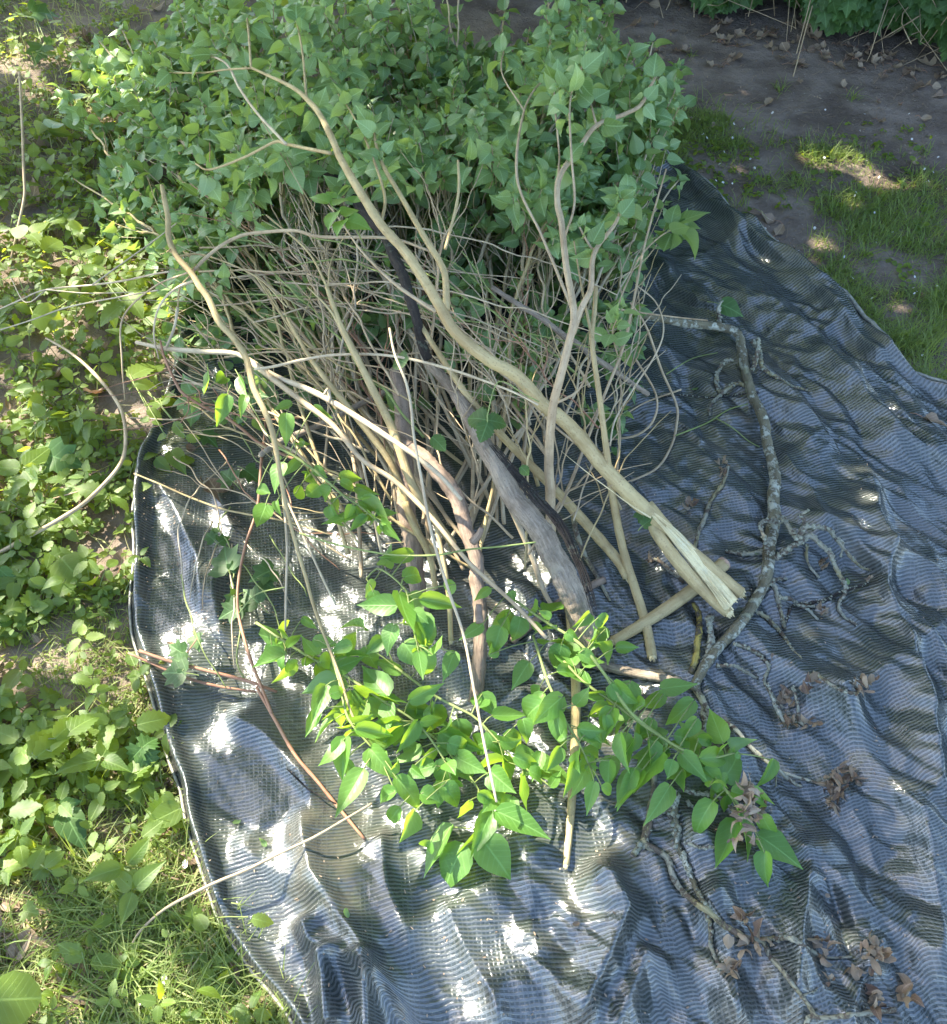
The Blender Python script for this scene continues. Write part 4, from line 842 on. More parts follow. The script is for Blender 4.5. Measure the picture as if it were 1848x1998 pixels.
b.twig([(345,500),(400,498),(500,540),(560,600)], (.4,.4), (3,2)); b.twig([(340,480),(328,490),(325,492)], (.42,.43), (3,2)); b.twig([(385,545),(340,565),(310,600),(300,650),(310,700)], (.36,.3,.2), (4,3,2.5), mat='greyt')
c = b.twig([(347,600),(352,560),(380,530)], (.3,.36), (3,3)); c = b.twig([(372,530),(300,560),(240,620),(238,700),(244,780)], (.38,.2,.06), (3,3,2.5), mat='twig')
b = Branch('thin straight rod dropping from the heap centre down over the bright lower leaves', 'greyt',
    [(760,640),(770,690),(793,748),(803,800),(807,845),(825,950),(843,1043),(875,1151),(905,1241),(926,1350),(945,1450),(969,1565)], (.42,.36,.3,.24,.2,.16), (3,4,4,4.5,4.5,4,4,3.5), sides=7)
b = Branch('curved bare stem looping over the weeds at the left edge', 'twig', [(0,1078),(50,1050),(108,1018),(160,985),(202,946),(235,905),(245,867),(240,810),(216,766),(170,715),(130,683),(90,660)], (.03,.06,.08,.08,.05), (6,6,5.5,5,5,5,4,3), group='stems lying over the weeds')
b.twig([(202,946),(150,960),(60,985),(0,1000)], (.06,.03), (2.5,2))
b = Branch('thin upright bare stem in the shaded weeds at the left margin', 'twig', [(22,504),(36,440),(48,380),(46,325),(44,260),(38,140)], (.01,.15,.2), (3,4,3.5,3), group='stems lying over the weeds')
b = Branch('pale twig reaching left over the nettles, level with the wavy branch', 'greyt', [(330,530),(300,535),(240,548),(180,556),(90,565),(40,585),(-20,612)], (.34,.2,.12), (3,3,2.5,2), group='stems lying over the weeds')
b.twig([(180,556),(230,520),(300,470),(345,435)], (.24,.3), (2.5,2), mat='greyt'); b.twig([(90,565),(170,572),(260,570)], (.2,.2), (2,1.5)); b.twig([(90,566),(50,590),(20,540)], None, (2,1.5))
b = Branch('lower pale twig reaching left, just under the first one', 'greyt', [(310,566),(230,580),(130,600),(60,625),(-20,650)], (.2,.1,.08), (2.5,2.5,2), group='stems lying over the weeds')
b = Branch('thin brown vine running from the silvery rod down to the right beneath the heap', 'red', [(313,665),(322,700),(345,750),(360,770),(400,795),(432,809),(470,835),(504,863),(560,890),(640,922)], (.24,.18,.12,.1), (3,4,4,4,3), nodes=.1)
b.twig([(366,775),(368,800),(352,825)], None, (2,1.5)); b.twig([(255,815),(350,818),(410,800),(470,780),(560,790)], (.05,.1,.14), (2.5,2), mat='twig')
b = Branch('reddish-brown stem standing low on the left part of the tarpaulin', 'red', [(508,780),(518,827),(510,900),(502,990),(480,1061),(466,1130),(464,1187),(475,1240),(490,1290),(510,1340),(530,1390)], (.1,.08,.06), (3.5,4,4,4,4.5,4), nodes=.1)
b.twig([(464,1200),(500,1160),(560,1145)], None, (2.5,2), mat='green'); b.twig([(470,1225),(462,1290),(480,1330)], (.07,.05), (2.5,2.5), mat='green')
b = Branch('upper of two reddish sticks poking over the left hem of the tarpaulin', 'red', [(272,1270),(330,1290),(400,1308),(480,1328),(540,1350)], (.07,.05), (5,5,5,4), nodes=.04)
b = Branch('lower of two reddish sticks poking over the left hem of the tarpaulin', 'red', [(250,1274),(300,1296),(350,1318),(420,1338),(500,1350)], (.055,.035), (3,4,4,3), nodes=.04)
b = Branch('reddish stick lying on the tarpaulin below the bright leaves, pointing to the lower right', 'red', [(500,1340),(540,1410),(576,1473),(620,1525),(660,1575),(712,1638)], (.06,.05,.045), (4,5,5,5,4), nodes=.12)
b.twig([(655,1568),(610,1545),(590,1530),(560,1500)], (.05,.04), (2.5,2.5,2), mat='dark')
b = Branch('long greenish-brown twig crossing the tarpaulin hem at the bottom left', 'twig', [(259,1840),(275,1815),(324,1772),(414,1725),(480,1698),(540,1668),(610,1635),(666,1603),(725,1568)], (.03,.07,.08,.08), (3,4,4.5,4.5,3.5,3), nodes=.12, group='stems lying over the weeds')
b = Branch('thin green stem bent in an arc across the heap centre', 'green', [(585,1040),(640,1058),(700,1072),(771,1083),(850,1083),(915,1072),(980,1066),(1045,1058)], (.2,.24,.26), (3,3,3,2.5))
b = Branch('yellowish thin stem running over the tarpaulin corner at left', 'pale', [(262,924),(320,948),(370,970),(430,992),(480,1003),(560,1018),(650,1045)], (.06,.07,.1), (2.5,3,3,2))
b = Branch('twisting bare vine hanging over the right side of the tarpaulin', 'twig', [(1230,590),(1262,640),(1290,720),(1320,790),(1320,830),(1310,870),(1280,915),(1215,945)], (.25,.15,.06,.04), (3,3.5,3.5,3), nodes=.1)
b.twig([(1329,760),(1250,790),(1180,840)], (.1,.08), (3,2)); b.twig([(1180,858),(1240,850),(1275,820),(1280,770),(1240,700)], (.06,.12,.2), (3.5,3,3))
b.twig([(1318,850),(1380,825),(1420,800),(1460,788)], (.07,.05), (2.5,2), mat='green'); b.twig([(1395,815),(1430,835),(1460,860),(1482,872)], (.05,.04), (2,1.5), mat='green'); b.twig([(1300,730),(1350,700),(1400,688)], (.1,.04), (2,1.5), mat='green')
b = Branch('whitish thin twig arching over the right edge of the heap', 'greyt', [(1190,870),(1200,820),(1235,760),(1280,690),(1295,640),(1280,590),(1240,555)], (.2,.28,.3), (3,3,2.5,2)); 
b = Branch('long thin straight twig leaning right across the vine, leafy at its middle', 'twig', [(1075,1010),(1110,950),(1145,860),(1180,770),(1215,680),(1236,590),(1260,470),(1300,330)], (.14,.25,.36,.4), (5,4.5,4,3.5,3,2))
c = b.twig([(1207,700),(1195,650),(1205,620)], None, (2.5,2)); b.tips(c, 2, .05)
b = Branch('thin leafy twig sticking out over the right tarpaulin edge', 'twig', [(1190,640),(1220,560),(1250,500),(1290,460),(1330,440)], (.36,.34,.3), (3,3,2)); b.tips(b.c, 2, .075, 3, length=.03)
c = b.twig([(1190,600),(1250,610),(1330,620),(1380,625)], (.3,.16), (2.5,2), mat='twig')

# ---- lichen branch on the right
b = Branch('thick crooked lichen-spotted branch lying in a big bow on the right side of the tarpaulin', 'lichen',
    [(1230,612),(1290,622),(1327,630),(1385,636),(1425,643),(1443,658),(1447,690),(1458,730),(1468,765),(1482,800),(1496,850),(1505,900),(1511,950),(1511,1000),(1503,1060),(1497,1120),(1480,1165),(1440,1220),(1400,1265),(1372,1305),(1352,1345)],
    (.16,.12,.09,.08,.075,.07,.06,.05), (8,10,12,12,13,13,14,14,15,17,18,16,15,15,14,13), name='lichen_branch', group='lichen covered branches on the right of the tarpaulin', sides=16, nodes=0, rough=.10, jit=.010)
LB = b
def ltwig(b, k, pts, r, zs=(.075, .05), mat='lichtw'):
    q = tp(k, pts) if k else pts; c = b.twig(q, zs, r, mat, 'lichen_twig', jit=.016, sides=8, nodes=.35, rough=.34, step=.0035)
    mb = MB()                                            # crusts and knobs
    for i in range(int(len(c) * .9)):
        j = RNG.integers(len(c)); rr = max(.0022, np.interp(j / len(c), np.linspace(0, 1, len(r)), r) * float(MPP(c[j]))); d = RNG.normal(size=3); d[2] = abs(d[2]); d = nrm(d); s = rr * RNG.uniform(.35, .9)
        tube(mb, np.stack([c[j] + d * rr * .4, c[j] + d * rr * .8, c[j] + d * (rr + s * .3)]), [s * .8, s * .8, s * .3], 5, .6)
    mb.build('lichen_crust', M['flake'], b.o); return c
def withered(b, pts, n=7, L=.03):
    pts = np.array(pts, float); pts[2] = max(pts[2], float(tarpz(pts[0], pts[1])[0]) + .012)
    """a bunch of dry curled leaves at a twig end"""
    f = Foliage(); 
    for i in range(n):
        d = RNG.normal(size=3) + [0, 0, .5]; f.add(['lilac', 'oval', 'round'][i % 3], pts + RNG.normal(size=3) * .005, d, RNG.normal(size=3), L * RNG.uniform(.45, .95), L * RNG.uniform(.28, .5), RNG.uniform(.4, 1.1), RNG.uniform(-1.6, 1.6), None, .15)
    f.build('withered_leaves', M['bud'], b.o)
ltwig(b, 6, [(900,970),(960,960),(1040,1060),(1080,1000),(1200,1020),(1240,1060),(1290,1130),(1380,1220),(1430,1240)], (7,6,7,6,5,4,3), (.1,.13,.1,.06))
ltwig(b, 6, [(930,990),(880,975),(830,990),(850,1060),(880,1160)], (6,5,6,5), (.1,.1))
c = ltwig(b, 6, [(920,1180),(980,1130),(1050,1090),(1100,1060),(1160,1110),(1200,1150),(1250,1240),(1290,1350),(1260,1420),(1290,1490),(1360,1540)], (8,7,7,6,6,5,4,3), (.09,.12,.08,.05))
c = ltwig(b, 6, [(1090,1100),(1100,1210),(1150,1280)], (4,3)); withered(b, c[-1] + [.01, .02, .01], 6)
ltwig(b, 6, [(1080,1000),(1060,950),(1090,920)], (5,4), (.12,.14)); ltwig(b, 6, [(880,1130),(820,1150),(760,1160),(690,1150),(650,1140)], (6,6,5,4)); ltwig(b, 6, [(1240,1060),(1290,1100),(1270,1170)], (4,3), (.1,.08))
ltwig(b, 6, [(890,1290),(920,1340),(940,1390),(960,1500),(970,1560)], (7,6,5,4)); c = ltwig(b, 6, [(940,1390),(1000,1400),(1050,1430),(1130,1440)], (5,4,3)); ltwig(b, 6, [(1050,1430),(1090,1470),(1150,1510)], (4,3)); withered(b, P(*tp(6, [(1150,1500)])[0], .05), 6)
c = ltwig(b, 6, [(820,1470),(870,1500),(920,1550),(1000,1660),(1060,1740),(1120,1790),(1200,1848)], (6,5,4,3,3), (.06,.05,.05)); c = ltwig(b, 0, [(1586,1310),(1615,1331),(1650,1350),(1675,1352)], (3,4,4)); withered(b, c[-1], 9, .028)
c = ltwig(b, 6, [(690,1640),(750,1660),(820,1700),(870,1770),(850,1848),(900,1930),(960,1990)], (5,5,4,4,4)); c = ltwig(b, 6, [(600,1760),(700,1780),(760,1800),(820,1830)], (5,4,4)); 
c = ltwig(b, 9, [(870,0),(900,80),(950,170),(990,240)], (5,5,5)); withered(b, c[-1], 6, .03); c = ltwig(b, 9, [(1010,20),(1040,110),(1050,200),(1090,240)], (4,4,5)); withered(b, c[-1], 5, .03)
for uv in [(980,90),(1065,85),(940,100),(1370,65)]: withered(b, P(*tp(9, [uv])[0], .045), 6, .032)
ltwig(b, 6, [(560,1490),(565,1560),(560,1620),(540,1700),(530,1790)], (9,8,8,7)); ltwig(b, 6, [(750,240),(700,230),(620,280),(570,340),(560,400)], (5,5,4,3), (.09,.06)); ltwig(b, 6, [(620,280),(595,240),(610,180),(650,110),(690,105)], (5,5,4), (.07,.1))
ltwig(b, 6, [(790,0),(830,60),(860,150),(930,200),(1000,240),(1100,270)], (6,5,4,3), (.1,.06)); ltwig(b, 0, [(1470,720),(1478,690),(1480,660)], (5,6,4), (.1,.13)); ltwig(b, 0, [(1404,636),(1400,608),(1408,588)], (6,5,3), (.1,.14))
c = ltwig(b, 6, [(960,1560),(1020,1440),(1100,1420),(1200,1390),(1300,1350),(1420,1310)], (3,3,4,3), (.05,.06), 'dark'); withered(b, c[-1], 3, .02); ltwig(b, 0, [(1480,765),(1400,778),(1330,775),(1290,772)], (2.5,2,2), (.06,.06), 'dark')
c = ltwig(b, 6, [(900,1320),(980,1290)], (5,3)); ltwig(b, 6, [(650,1300),(700,1340),(760,1390)], (6,5,4), (.05,.04), 'ylich')
# stems that stand alone among the lichen branches
b = Branch('small lichen twig with withered leaf buds lying between the broken branch and the lichened bow', 'lichtw', tp(6, [(480,1120),(500,1040),(530,960),(550,900),(570,850),(620,790),(650,730),(660,680)]), (.04,.06,.08), (5,6,6,5,5,4), name='lichen_branch', group='lichen covered branches on the right of the tarpaulin', rough=.2, nodes=.3, jit=.01)
withered(b, b.c[-1] + [-.01, 0, .005], 6, .03); withered(b, P(1347,993,.065), 7, .032); withered(b, P(1410,940,.07), 4, .022)
b = Branch('tiny lichen twig ending in a brown bud left of the split branch end', 'lichtw', tp(6, [(420,1310),(380,1270),(340,1240),(300,1200),(260,1180)]), (.04,.05), (4,5,5,4), name='lichen_branch', group='lichen covered branches on the right of the tarpaulin', rough=.2, nodes=.3); withered(b, b.c[-1], 6, .024)
b = Branch('short stick crusted with yellow lichen beside the foot of the lichened bow', 'ylich', tp(6, [(470,1420),(500,1480),(505,1560),(495,1640),(485,1720),(460,1800)]), (.05,.04), (6,8,9,9,8), name='lichen_branch', group='lichen covered branches on the right of the tarpaulin', rough=.22, nodes=.2, jit=.006)
b = Branch('thin lichen branch ending in the largest bunch of dry brown bud scales', 'lichtw', tp(9, [(480,20),(530,110),(540,190),(620,200),(700,240),(780,330),(830,390),(900,450),(960,490),(1060,520),(1170,550)]), (.05,.06,.05), (9,9,7,7,6,6,5,4,4), name='lichen_branch', group='lichen covered branches on the right of the tarpaulin', rough=.2, nodes=.25, jit=.012)
ltwig(b, 9, [(540,190),(530,240),(520,280)], (8,6,4)); ltwig(b, 9, [(930,450),(935,490),(920,560)], (3,2)); ltwig(b, 9, [(900,450),(980,520),(1060,560)], (5,4)); ltwig(b, 9, [(530,110),(560,180),(550,300)], (7,5))
for uv in [(1240,520),(1290,470),(1320,520),(1260,590),(1225,650),(1200,560)]: withered(b, P(*tp(9, [uv])[0], .06), 9, .03)
b = Branch('long forked lichen branch trailing down the lower right of the tarpaulin', 'lichtw', tp(9, [(250,420),(262,500),(258,600),(235,720),(210,860),(260,900),(330,960),(360,1050),(400,1110),(480,1180),(560,1240),(620,1300),(700,1350),(780,1385),(850,1400),(890,1490),(960,1580),(1030,1670),(1100,1760),(1130,1805),(1200,1812),(1300,1805),(1450,1790),(1570,1770)]), (.07,.06,.05,.05,.045,.04), (7,8,9,10,9,8,8,8,6,6,5,6,7,7), name='lichen_branch', group='lichen covered branches on the right of the tarpaulin', rough=.2, nodes=.2, jit=.008)
ltwig(b, 9, [(380,600),(375,720),(370,850),(400,940),(440,1040),(520,1180),(570,1240)], (7,9,9,8,7,6), (.08,.06,.05), 'lichen'); ltwig(b, 9, [(400,530),(430,570),(480,600),(560,620),(620,640),(700,700)], (6,6,5,5), (.08,.08)); ltwig(b, 9, [(210,860),(170,890),(150,930)], (9,9,8), (.05,.05), 'ylich')
ltwig(b, 9, [(430,870),(500,880),(560,885),(660,910)], (4,4,3)); c = ltwig(b, 9, [(530,1220),(560,1300),(560,1400),(590,1480),(620,1540),(670,1570)], (5,6,5,5)); withered(b, c[-1], 9, .026)
c = ltwig(b, 9, [(860,1385),(940,1390),(1000,1390),(1070,1430),(1150,1470),(1250,1480),(1330,1485)], (6,6,5,3,3)); withered(b, c[-1] + [.03, 0, .01], 12, .032); ltwig(b, 9, [(1130,1800),(1100,1840),(1080,1900)], (6,6)); ltwig(b, 9, [(440,640),(480,700),(485,720)], (6,4))
ltwig(b, 9, [(300,690),(340,720),(370,760)], (7,6)); ltwig(b, 9, [(210,860),(230,790),(240,740)], (6,5), (.06,.09)); ltwig(b, 9, [(1060,1700),(1110,1680),(1150,1650)], (3,2)); withered(b, P(*tp(9, [(1140,1650)])[0], .04), 4, .018)
for uv, n_, L_ in [((740,600),7,.045),((790,570),5,.04),((770,690),6,.045),((720,840),6,.04),((800,700),5,.04),((705,1290),4,.045),((680,1385),3,.03),((780,1430),6,.045),((660,1490),4,.045),((1140,1430),5,.035),((1140,1500),4,.03),((1390,1450),5,.035),((1330,1560),4,.03),((1480,1700),4,.055),((1600,1710),5,.05),((1460,1760),4,.035),((640,890),4,.02)]: withered(b, P(*tp(9, [uv])[0], .065), n_, L_)

# ---- bright lilac shoots at the front, every large leaf where it hangs
SHOOT = [('green shoot at the lower left of the bright leaves, running down to the right', [(500,1215),(562,1256),(610,1285),(665,1313),(743,1365),(815,1412),(865,1480),(880,1520)], (.1,.13,.12), (4,4,3.5,2.5)),
 ('green shoot crossing behind the thin rod in the middle of the bright leaves', [(770,1300),(843,1354),(890,1380),(933,1405),(1005,1484),(1020,1500)], (.12,.13,.11), (4,4,3,2.5)),
 ('yellowish shoot at the far left of the bright leaves, big-leaved', [(640,1260),(663,1333),(678,1398),(710,1440),(735,1466)], (.14,.15,.14), (3.5,4,3.5)),
 ('green shoot ending in the lowest leaves of the heap', [(880,1450),(905,1495),(940,1550),(969,1590),(960,1625)], (.1,.1,.08), (3,3,2)),
 ('shoot leaning beside the stake, small bright leaves on it', [(1040,1240),(1070,1333),(1088,1370),(1106,1412),(1130,1450),(1148,1490)], (.14,.16,.14), (3.5,4,3)),
 ('longest green shoot, ending in the large leaves over the lichen branches at lower right', [(990,1160),(1060,1210),(1131,1256),(1183,1320),(1230,1390),(1300,1445),(1345,1480),(1400,1525),(1445,1575)], (.16,.17,.15,.12,.1), (3,4,5,5,4)),
 ('second long green shoot just above the first at the right', [(1100,1290),(1142,1333),(1195,1370),(1257,1416),(1330,1462),(1380,1480),(1430,1470)], (.14,.14,.12), (3.5,4,4,3)),
 ('young shoot arching out over the left of the heap with small opposite leaves', [(534,868),(570,888),(606,912),(640,940),(668,965),(705,990),(740,1020)], (.26,.25,.22), (4,4,3,2)),
 ('leafy shoot with pale hanging leaves in the centre left, below the green arc', [(715,1130),(740,1110),(790,1150),(800,1200),(815,1260)], (.2,.22,.18), (3,3,2.5)),
 ('low shoot in deep shade under the bright leaves', [(700,1330),(780,1400),(850,1440),(900,1500)], (.05,.05,.04), (3,3,3))]
SB = [Branch(lb, 'green', pts, zs, r, name='leafy_shoot', cat='shoot', group='bright leafy shoots at the front of the heap', sides=7, fmat='lilac_young', nodes=.2) for lb, pts, zs, r in SHOOT]
E8 = [(120,20,40,240,75),(360,90,450,230,90),(370,360,505,540,150),(320,480,175,740,130),(210,320,100,480,85),(230,300,195,540,140),(290,250,530,280,65),(620,210,510,390,95),(750,270,985,385,130),
 (770,420,770,690,135),(510,520,700,720,110),(500,590,350,640,100),(600,700,525,870,130),(520,680,410,810,85),(800,780,640,1050,165),(870,890,700,1150,180),(980,860,1150,1080,190),(1020,690,905,960,130),(1060,700,1355,830,110),
 (1190,500,1190,705,110),(1020,480,1150,600,140),(1090,290,1260,390,130),(1030,175,1210,190,70),(1300,60,1185,210,60),(1400,80,1200,240,85),(1390,350,1330,490,90),(1150,400,1330,480,75),(1230,480,1385,520,85),
 (1530,280,1700,350,85),(1560,400,1480,640,75),(1580,540,1535,720,55),(1660,420,1650,570,100),(1830,480,1690,690,105),(1720,280,1740,490,85),(830,400,1000,490,120),(580,90,770,0,80),(970,60,1050,190,110),
 (460,110,440,300,100),(640,210,760,190,60),(90,150,20,300,90),(150,60,260,20,70),(1290,380,1240,540,90),(1130,620,1060,790,110),(760,560,900,690,120),(950,600,1050,640,90),(560,330,680,420,90),(590,460,660,520,80),(230,420,300,560,70),
 (1480,120,1560,30,80),(1620,560,1700,610,70),(1420,300,1360,240,70),(640,600,760,640,110),(690,860,620,960,100),(900,640,860,760,90),(480,470,560,400,70),(700,160,640,60,80),(1190,200,1240,330,90),(1340,560,1400,470,60)]
E5 = [(520,1370,575,1610,140),(490,1540,440,1705,110),(650,1480,655,1705,120),(550,1280,745,1220,60),(820,1320,705,1380,85),(970,1540,845,1620,65),(1070,1555,1020,1715,125),(1090,1490,1135,1590,80),(1400,1650,1360,1815,110),
 (1550,1480,1490,1570,80),(1640,1560,1545,1690,85),(820,1690,755,1848,85),(640,1400,880,1440,70),(380,1360,400,1530,70),(590,1150,400,1200,90),(180,860,145,1030,80),(150,800,50,880,95),(200,735,335,745,70),(290,790,410,845,75),(300,880,405,920,75),
 (340,950,250,1050,70),(400,930,510,940,45),(0,560,45,510,55),(550,1640,640,1780,130),(430,1620,330,1700,100),(260,1650,130,1680,80),(330,1560,290,1460,70),(700,1700,760,1600,80),(1010,1700,1080,1600,90),(1290,1580,1220,1500,60),(1120,1360,1150,1420,55),
 (1010,1340,930,1400,45),(1430,1580,1500,1640,80),(1600,1500,1680,1560,90),(1700,1660,1830,1660,80),(1500,1690,1620,1760,80),(1340,1500,1270,1460,60),(60,1620,200,1650,70),(100,1740,240,1700,90),(160,1780,330,1720,100),(340,1660,400,1800,100),(0,1500,80,1560,60)]
E9 = [(130,0,100,230,125),(300,30,480,10,80),(310,60,175,185,85),(470,100,315,240,85),(490,195,395,320,90),(110,280,90,490,80),(150,475,45,690,110),(340,565,220,770,95),(410,385,550,530,105),(515,410,755,380,100),(640,510,810,315,140),(905,420,845,600,75),
 (815,640,950,620,50),(570,650,425,865,125),(700,755,605,1050,150),(830,830,1085,995,165),(850,720,905,880,95),(860,920,850,1125,110),(0,180,40,330,65),(30,400,10,570,95),(600,520,690,590,110),(240,300,300,420,80),(360,420,330,520,80),(500,300,640,330,60),(560,560,640,470,90),(200,120,60,60,80),(250,200,180,330,80),(420,480,440,600,90),(20,60,120,120,100)]
E4 = [(1230,300,1170,480,95),(1130,170,1150,310,95),(1300,200,1370,330,80),(1180,220,1290,130,90),(1330,300,1300,400,60),(1440,890,1385,1045,100),(1400,800,1470,830,75),(1500,870,1510,950,55),(1600,830,1710,790,45),(1740,790,1700,880,100),(1640,570,1580,510,50),(1620,640,1530,740,30),(1540,1700,1370,1780,130),(1560,1660,1640,1580,60),(1500,1640,1530,1600,50),(1550,400,1560,570,75),(1700,360,1790,430,60),(1580,340,1480,380,60),(1700,690,1780,740,60),(1790,900,1830,1030,85),(1560,1740,1600,1820,90),(1720,1700,1640,1640,80),(1650,1760,1760,1690,80)]
pools = [(8, E8), (5, E5), (9, E9), (4, E4)]
for k, L_ in pools:
    for (x0, y0, x1, y1, w_) in L_:
        (u0, v0), (u1, v1) = tp(k, [(x0, y0), (x1, y1)])
        best = None
        for s in SB + [B1]:
            for ln in s.lines:
                gu, gv = UV(ln); d2 = (gu - u0) ** 2 + (gv - v0) ** 2; j = int(np.argmin(d2)); q_ = d2[j] * (4 if s is B1 else 1)
                if best is None or q_ < best[0]: best = (q_, s, ln[j])
        _, s, q = best
        zb = .55 * q[2] + .45 * float(PH(u0, v0)) + RNG.uniform(-.01, .03); tz_ = float(tarpz(*P(u0, v0, zb)[:2])[0]); zb = max(zb, .05, tz_ + .03)
        p = P(u0, v0, zb); dist = math.sqrt(best[0])
        e = P(u1, v1, max(.025, tz_ + .012, zb - RNG.uniform(-.005, .03))); L = float(np.linalg.norm(e - p)); W = w_ * .36 * float(MPP(p))
        n = nrm(np.array([0, 0, CAMH]) - p) + np.array([0, 0, .55]) + RNG.normal(size=3) * .62
        s.fo.add('lilac', p, (e - p) / L, n, L, max(W, L * .45) * 1.1, RNG.uniform(.05, .75), RNG.uniform(-1.0, .35), None, RNG.uniform(.02, .09))
        if dist < 110: tube(s.st, catmull([q, (p + q) / 2 + [0, 0, .006], p], 6), .0011, 4, 0, cap=False)
        else: tube(s.st, np.stack([p - (e - p) / L * .025, p - (e - p) / L * .012 + [0, 0, .002], p]), .001, 4, 0, cap=False)
# fill leaves low in the shoots, darker gaps stay between them
for s in SB:
    g = s.c
    for k in range(3, len(g) - 1, 4):
        for q in range(2):
            d = RNG.normal(size=3); d[2] = -abs(d[2]) * .5; d = nrm(d); p = g[k] + d * .025; p[2] = max(p[2], .03); tube(s.st, np.stack([g[k], (g[k] + p) / 2, p]), .001, 3, 0, cap=False)
            L = RNG.uniform(.035, .08); s.fo.add('lilac', p, nrm(d + [0, -.3, -.1]), RNG.normal(size=3) * .8 + [0, 0, .8], L, L * RNG.uniform(.5, .75), RNG.uniform(.1, .7), RNG.uniform(-1, .2), None, .06)
    cluster(s.fo, s.st, g[-1], g[-1] - g[-4], 2, .04)
f = Foliage()
for (x, y) in [(740,590),(775,570),(790,650),(760,680),(800,690),(745,740),(730,830)]:
    q = P(*tp(9, [(x, y)])[0], .15)
    for i in range(5): f.add(['oval', 'round', 'lilac'][i % 3], q + RNG.normal(size=3) * .006, RNG.normal(size=3) + [0, 0, .4], RNG.normal(size=3), RNG.uniform(.018, .034), RNG.uniform(.009, .016), RNG.uniform(.4, 1), RNG.uniform(-1.3, 1.3), None, .14)
f.build('withered_blossom', M['dead'], SB[5].o)
b = Branch('thin stem with lobed trefoil leaves resting on the grey log in the heap centre', 'green', tp(5, [(1280,330),(1200,290),(1060,220),(1000,400),(1000,440)]), (.4,.4,.36), (2,2,2), name='leafy_shoot', cat='shoot', fmat='ivy', sides=6)
for (x, y, x1, y1, w_) in [(1000,430,870,400,120),(1000,430,1120,440,110),(1000,440,965,545,110),(1180,680,1230,730,70),(700,520,780,590,80),(560,120,470,80,80)]:
    u0, v0 = tp(5, [(x, y)])[0]; u1, v1 = tp(5, [(x1, y1)])[0]; p = P(u0, v0, .36); e = P(u1, v1, .35); L = float(np.linalg.norm(e - p)); b.fo.add('serr', p, (e - p) / L, nrm(np.array([0, -.3, 1]) + RNG.normal(size=3) * .2), L, L * .85, .15, -.3, .2)
b = Branch('bright yellow-green sunlit sprig in the upper middle of the heap', 'green', [(712,480),(690,440),(665,415),(645,400),(640,380)], (.5,.56,.57), (2.5,2.5,2), name='leafy_shoot', cat='shoot', fmat='lilac_young', sides=6)
for (u0,v0,u1,v1,w_) in [(640,395,600,372,30),(650,400,690,378,40),(655,415,632,440,40),(670,420,700,400,45),(680,432,725,440,40),(670,430,650,452,35),(645,385,655,370,25),(690,395,700,375,35)]:
    p = P(u0, v0, .57); e = P(u1, v1, .575); L = float(np.linalg.norm(e - p)); b.fo.add('lilac', p, (e - p) / L, nrm(SUN * .5 + np.array([0, -.3, 1]) + RNG.normal(size=3) * .3), L, max(L * .7, w_ * .0009), .2, -.3, 1.0)

# ---- ivy trails on the left of the tarpaulin
b = Branch('dark ivy trail with star-shaped leaves lying on the left part of the tarpaulin', 'green', tp(4, [(1250,900),(1180,1000),(1240,1100),(1270,1250),(1250,1340),(1310,1400)]), (.05,.06,.05), (2.5,2.5,2), name='ivy_trail', cat='ivy', fmat='ivy', sides=6, group='ivy pieces on the tarpaulin')
def ivy(b, k, L_, z=.06, kind='ivy'):
    for (x0, y0, x1, y1) in L_:
        u0, v0 = tp(k, [(x0, y0)])[0]; u1, v1 = tp(k, [(x1, y1)])[0]; p = P(u0, v0, z); e = P(u1, v1, z + RNG.uniform(-.01, .01)); L = float(np.linalg.norm(e - p))
        b.fo.add(kind, p, (e - p) / L, nrm(np.array([0, -.3, 1]) + RNG.normal(size=3) * .25), L, L * RNG.uniform(.85, 1), .15, -.25, RNG.uniform(0, .5)); tube(b.st, catmull([p - (e - p) * .5 + [0, 0, -.005], p - (e - p) * .2, p], 5), .001, 4, 0, cap=False)
ivy(b, 4, [(1170,1040,1150,1000),(1160,1080,1100,1030),(1190,1090,1250,1050),(1240,1240,1190,1080),(1250,1240,1300,1190),(1300,1440,1170,1500),(1480,1240,1340,1290),(1290,1380,1210,1440),(1400,1420,1300,1330),(1420,1300,1500,1350),(1330,700,1420,760),(1100,500,1180,560),(1260,760,1180,690)])
b = Branch('ivy leaf and reddish stem at the left hem, beside the two reddish sticks', 'red', tp(4, [(990,1770),(1010,1700),(1050,1640),(1070,1610)]), (.06,.08), (2,2,2), name='ivy_trail', cat='ivy', fmat='ivy', sides=6, group='ivy pieces on the tarpaulin')
ivy(b, 4, [(1000,1800,850,1790),(990,1790,960,1848),(1055,1600,1070,1680),(990,1690,900,1640),(1000,1740,910,1720)], .07)
b = Branch('large ivy leaves half hidden behind the bare twigs at the right of the heap', 'green', tp(5, [(1700,420),(1660,470),(1620,520)]), (.1,.1), (2,2), name='ivy_trail', cat='ivy', fmat='ivy', sides=6, group='ivy pieces on the tarpaulin')
ivy(b, 5, [(1650,470,1780,480),(1640,460,1690,350),(1680,600,1730,590)], .09); ivy(b, 3, [(620,1650,760,1700)], .12, 'lilac'); ivy(b, 3, [(560,1830,420,1848)], .05)
ivy(b, 6, [(190,930,230,1000),(200,1000,250,960)], .2)
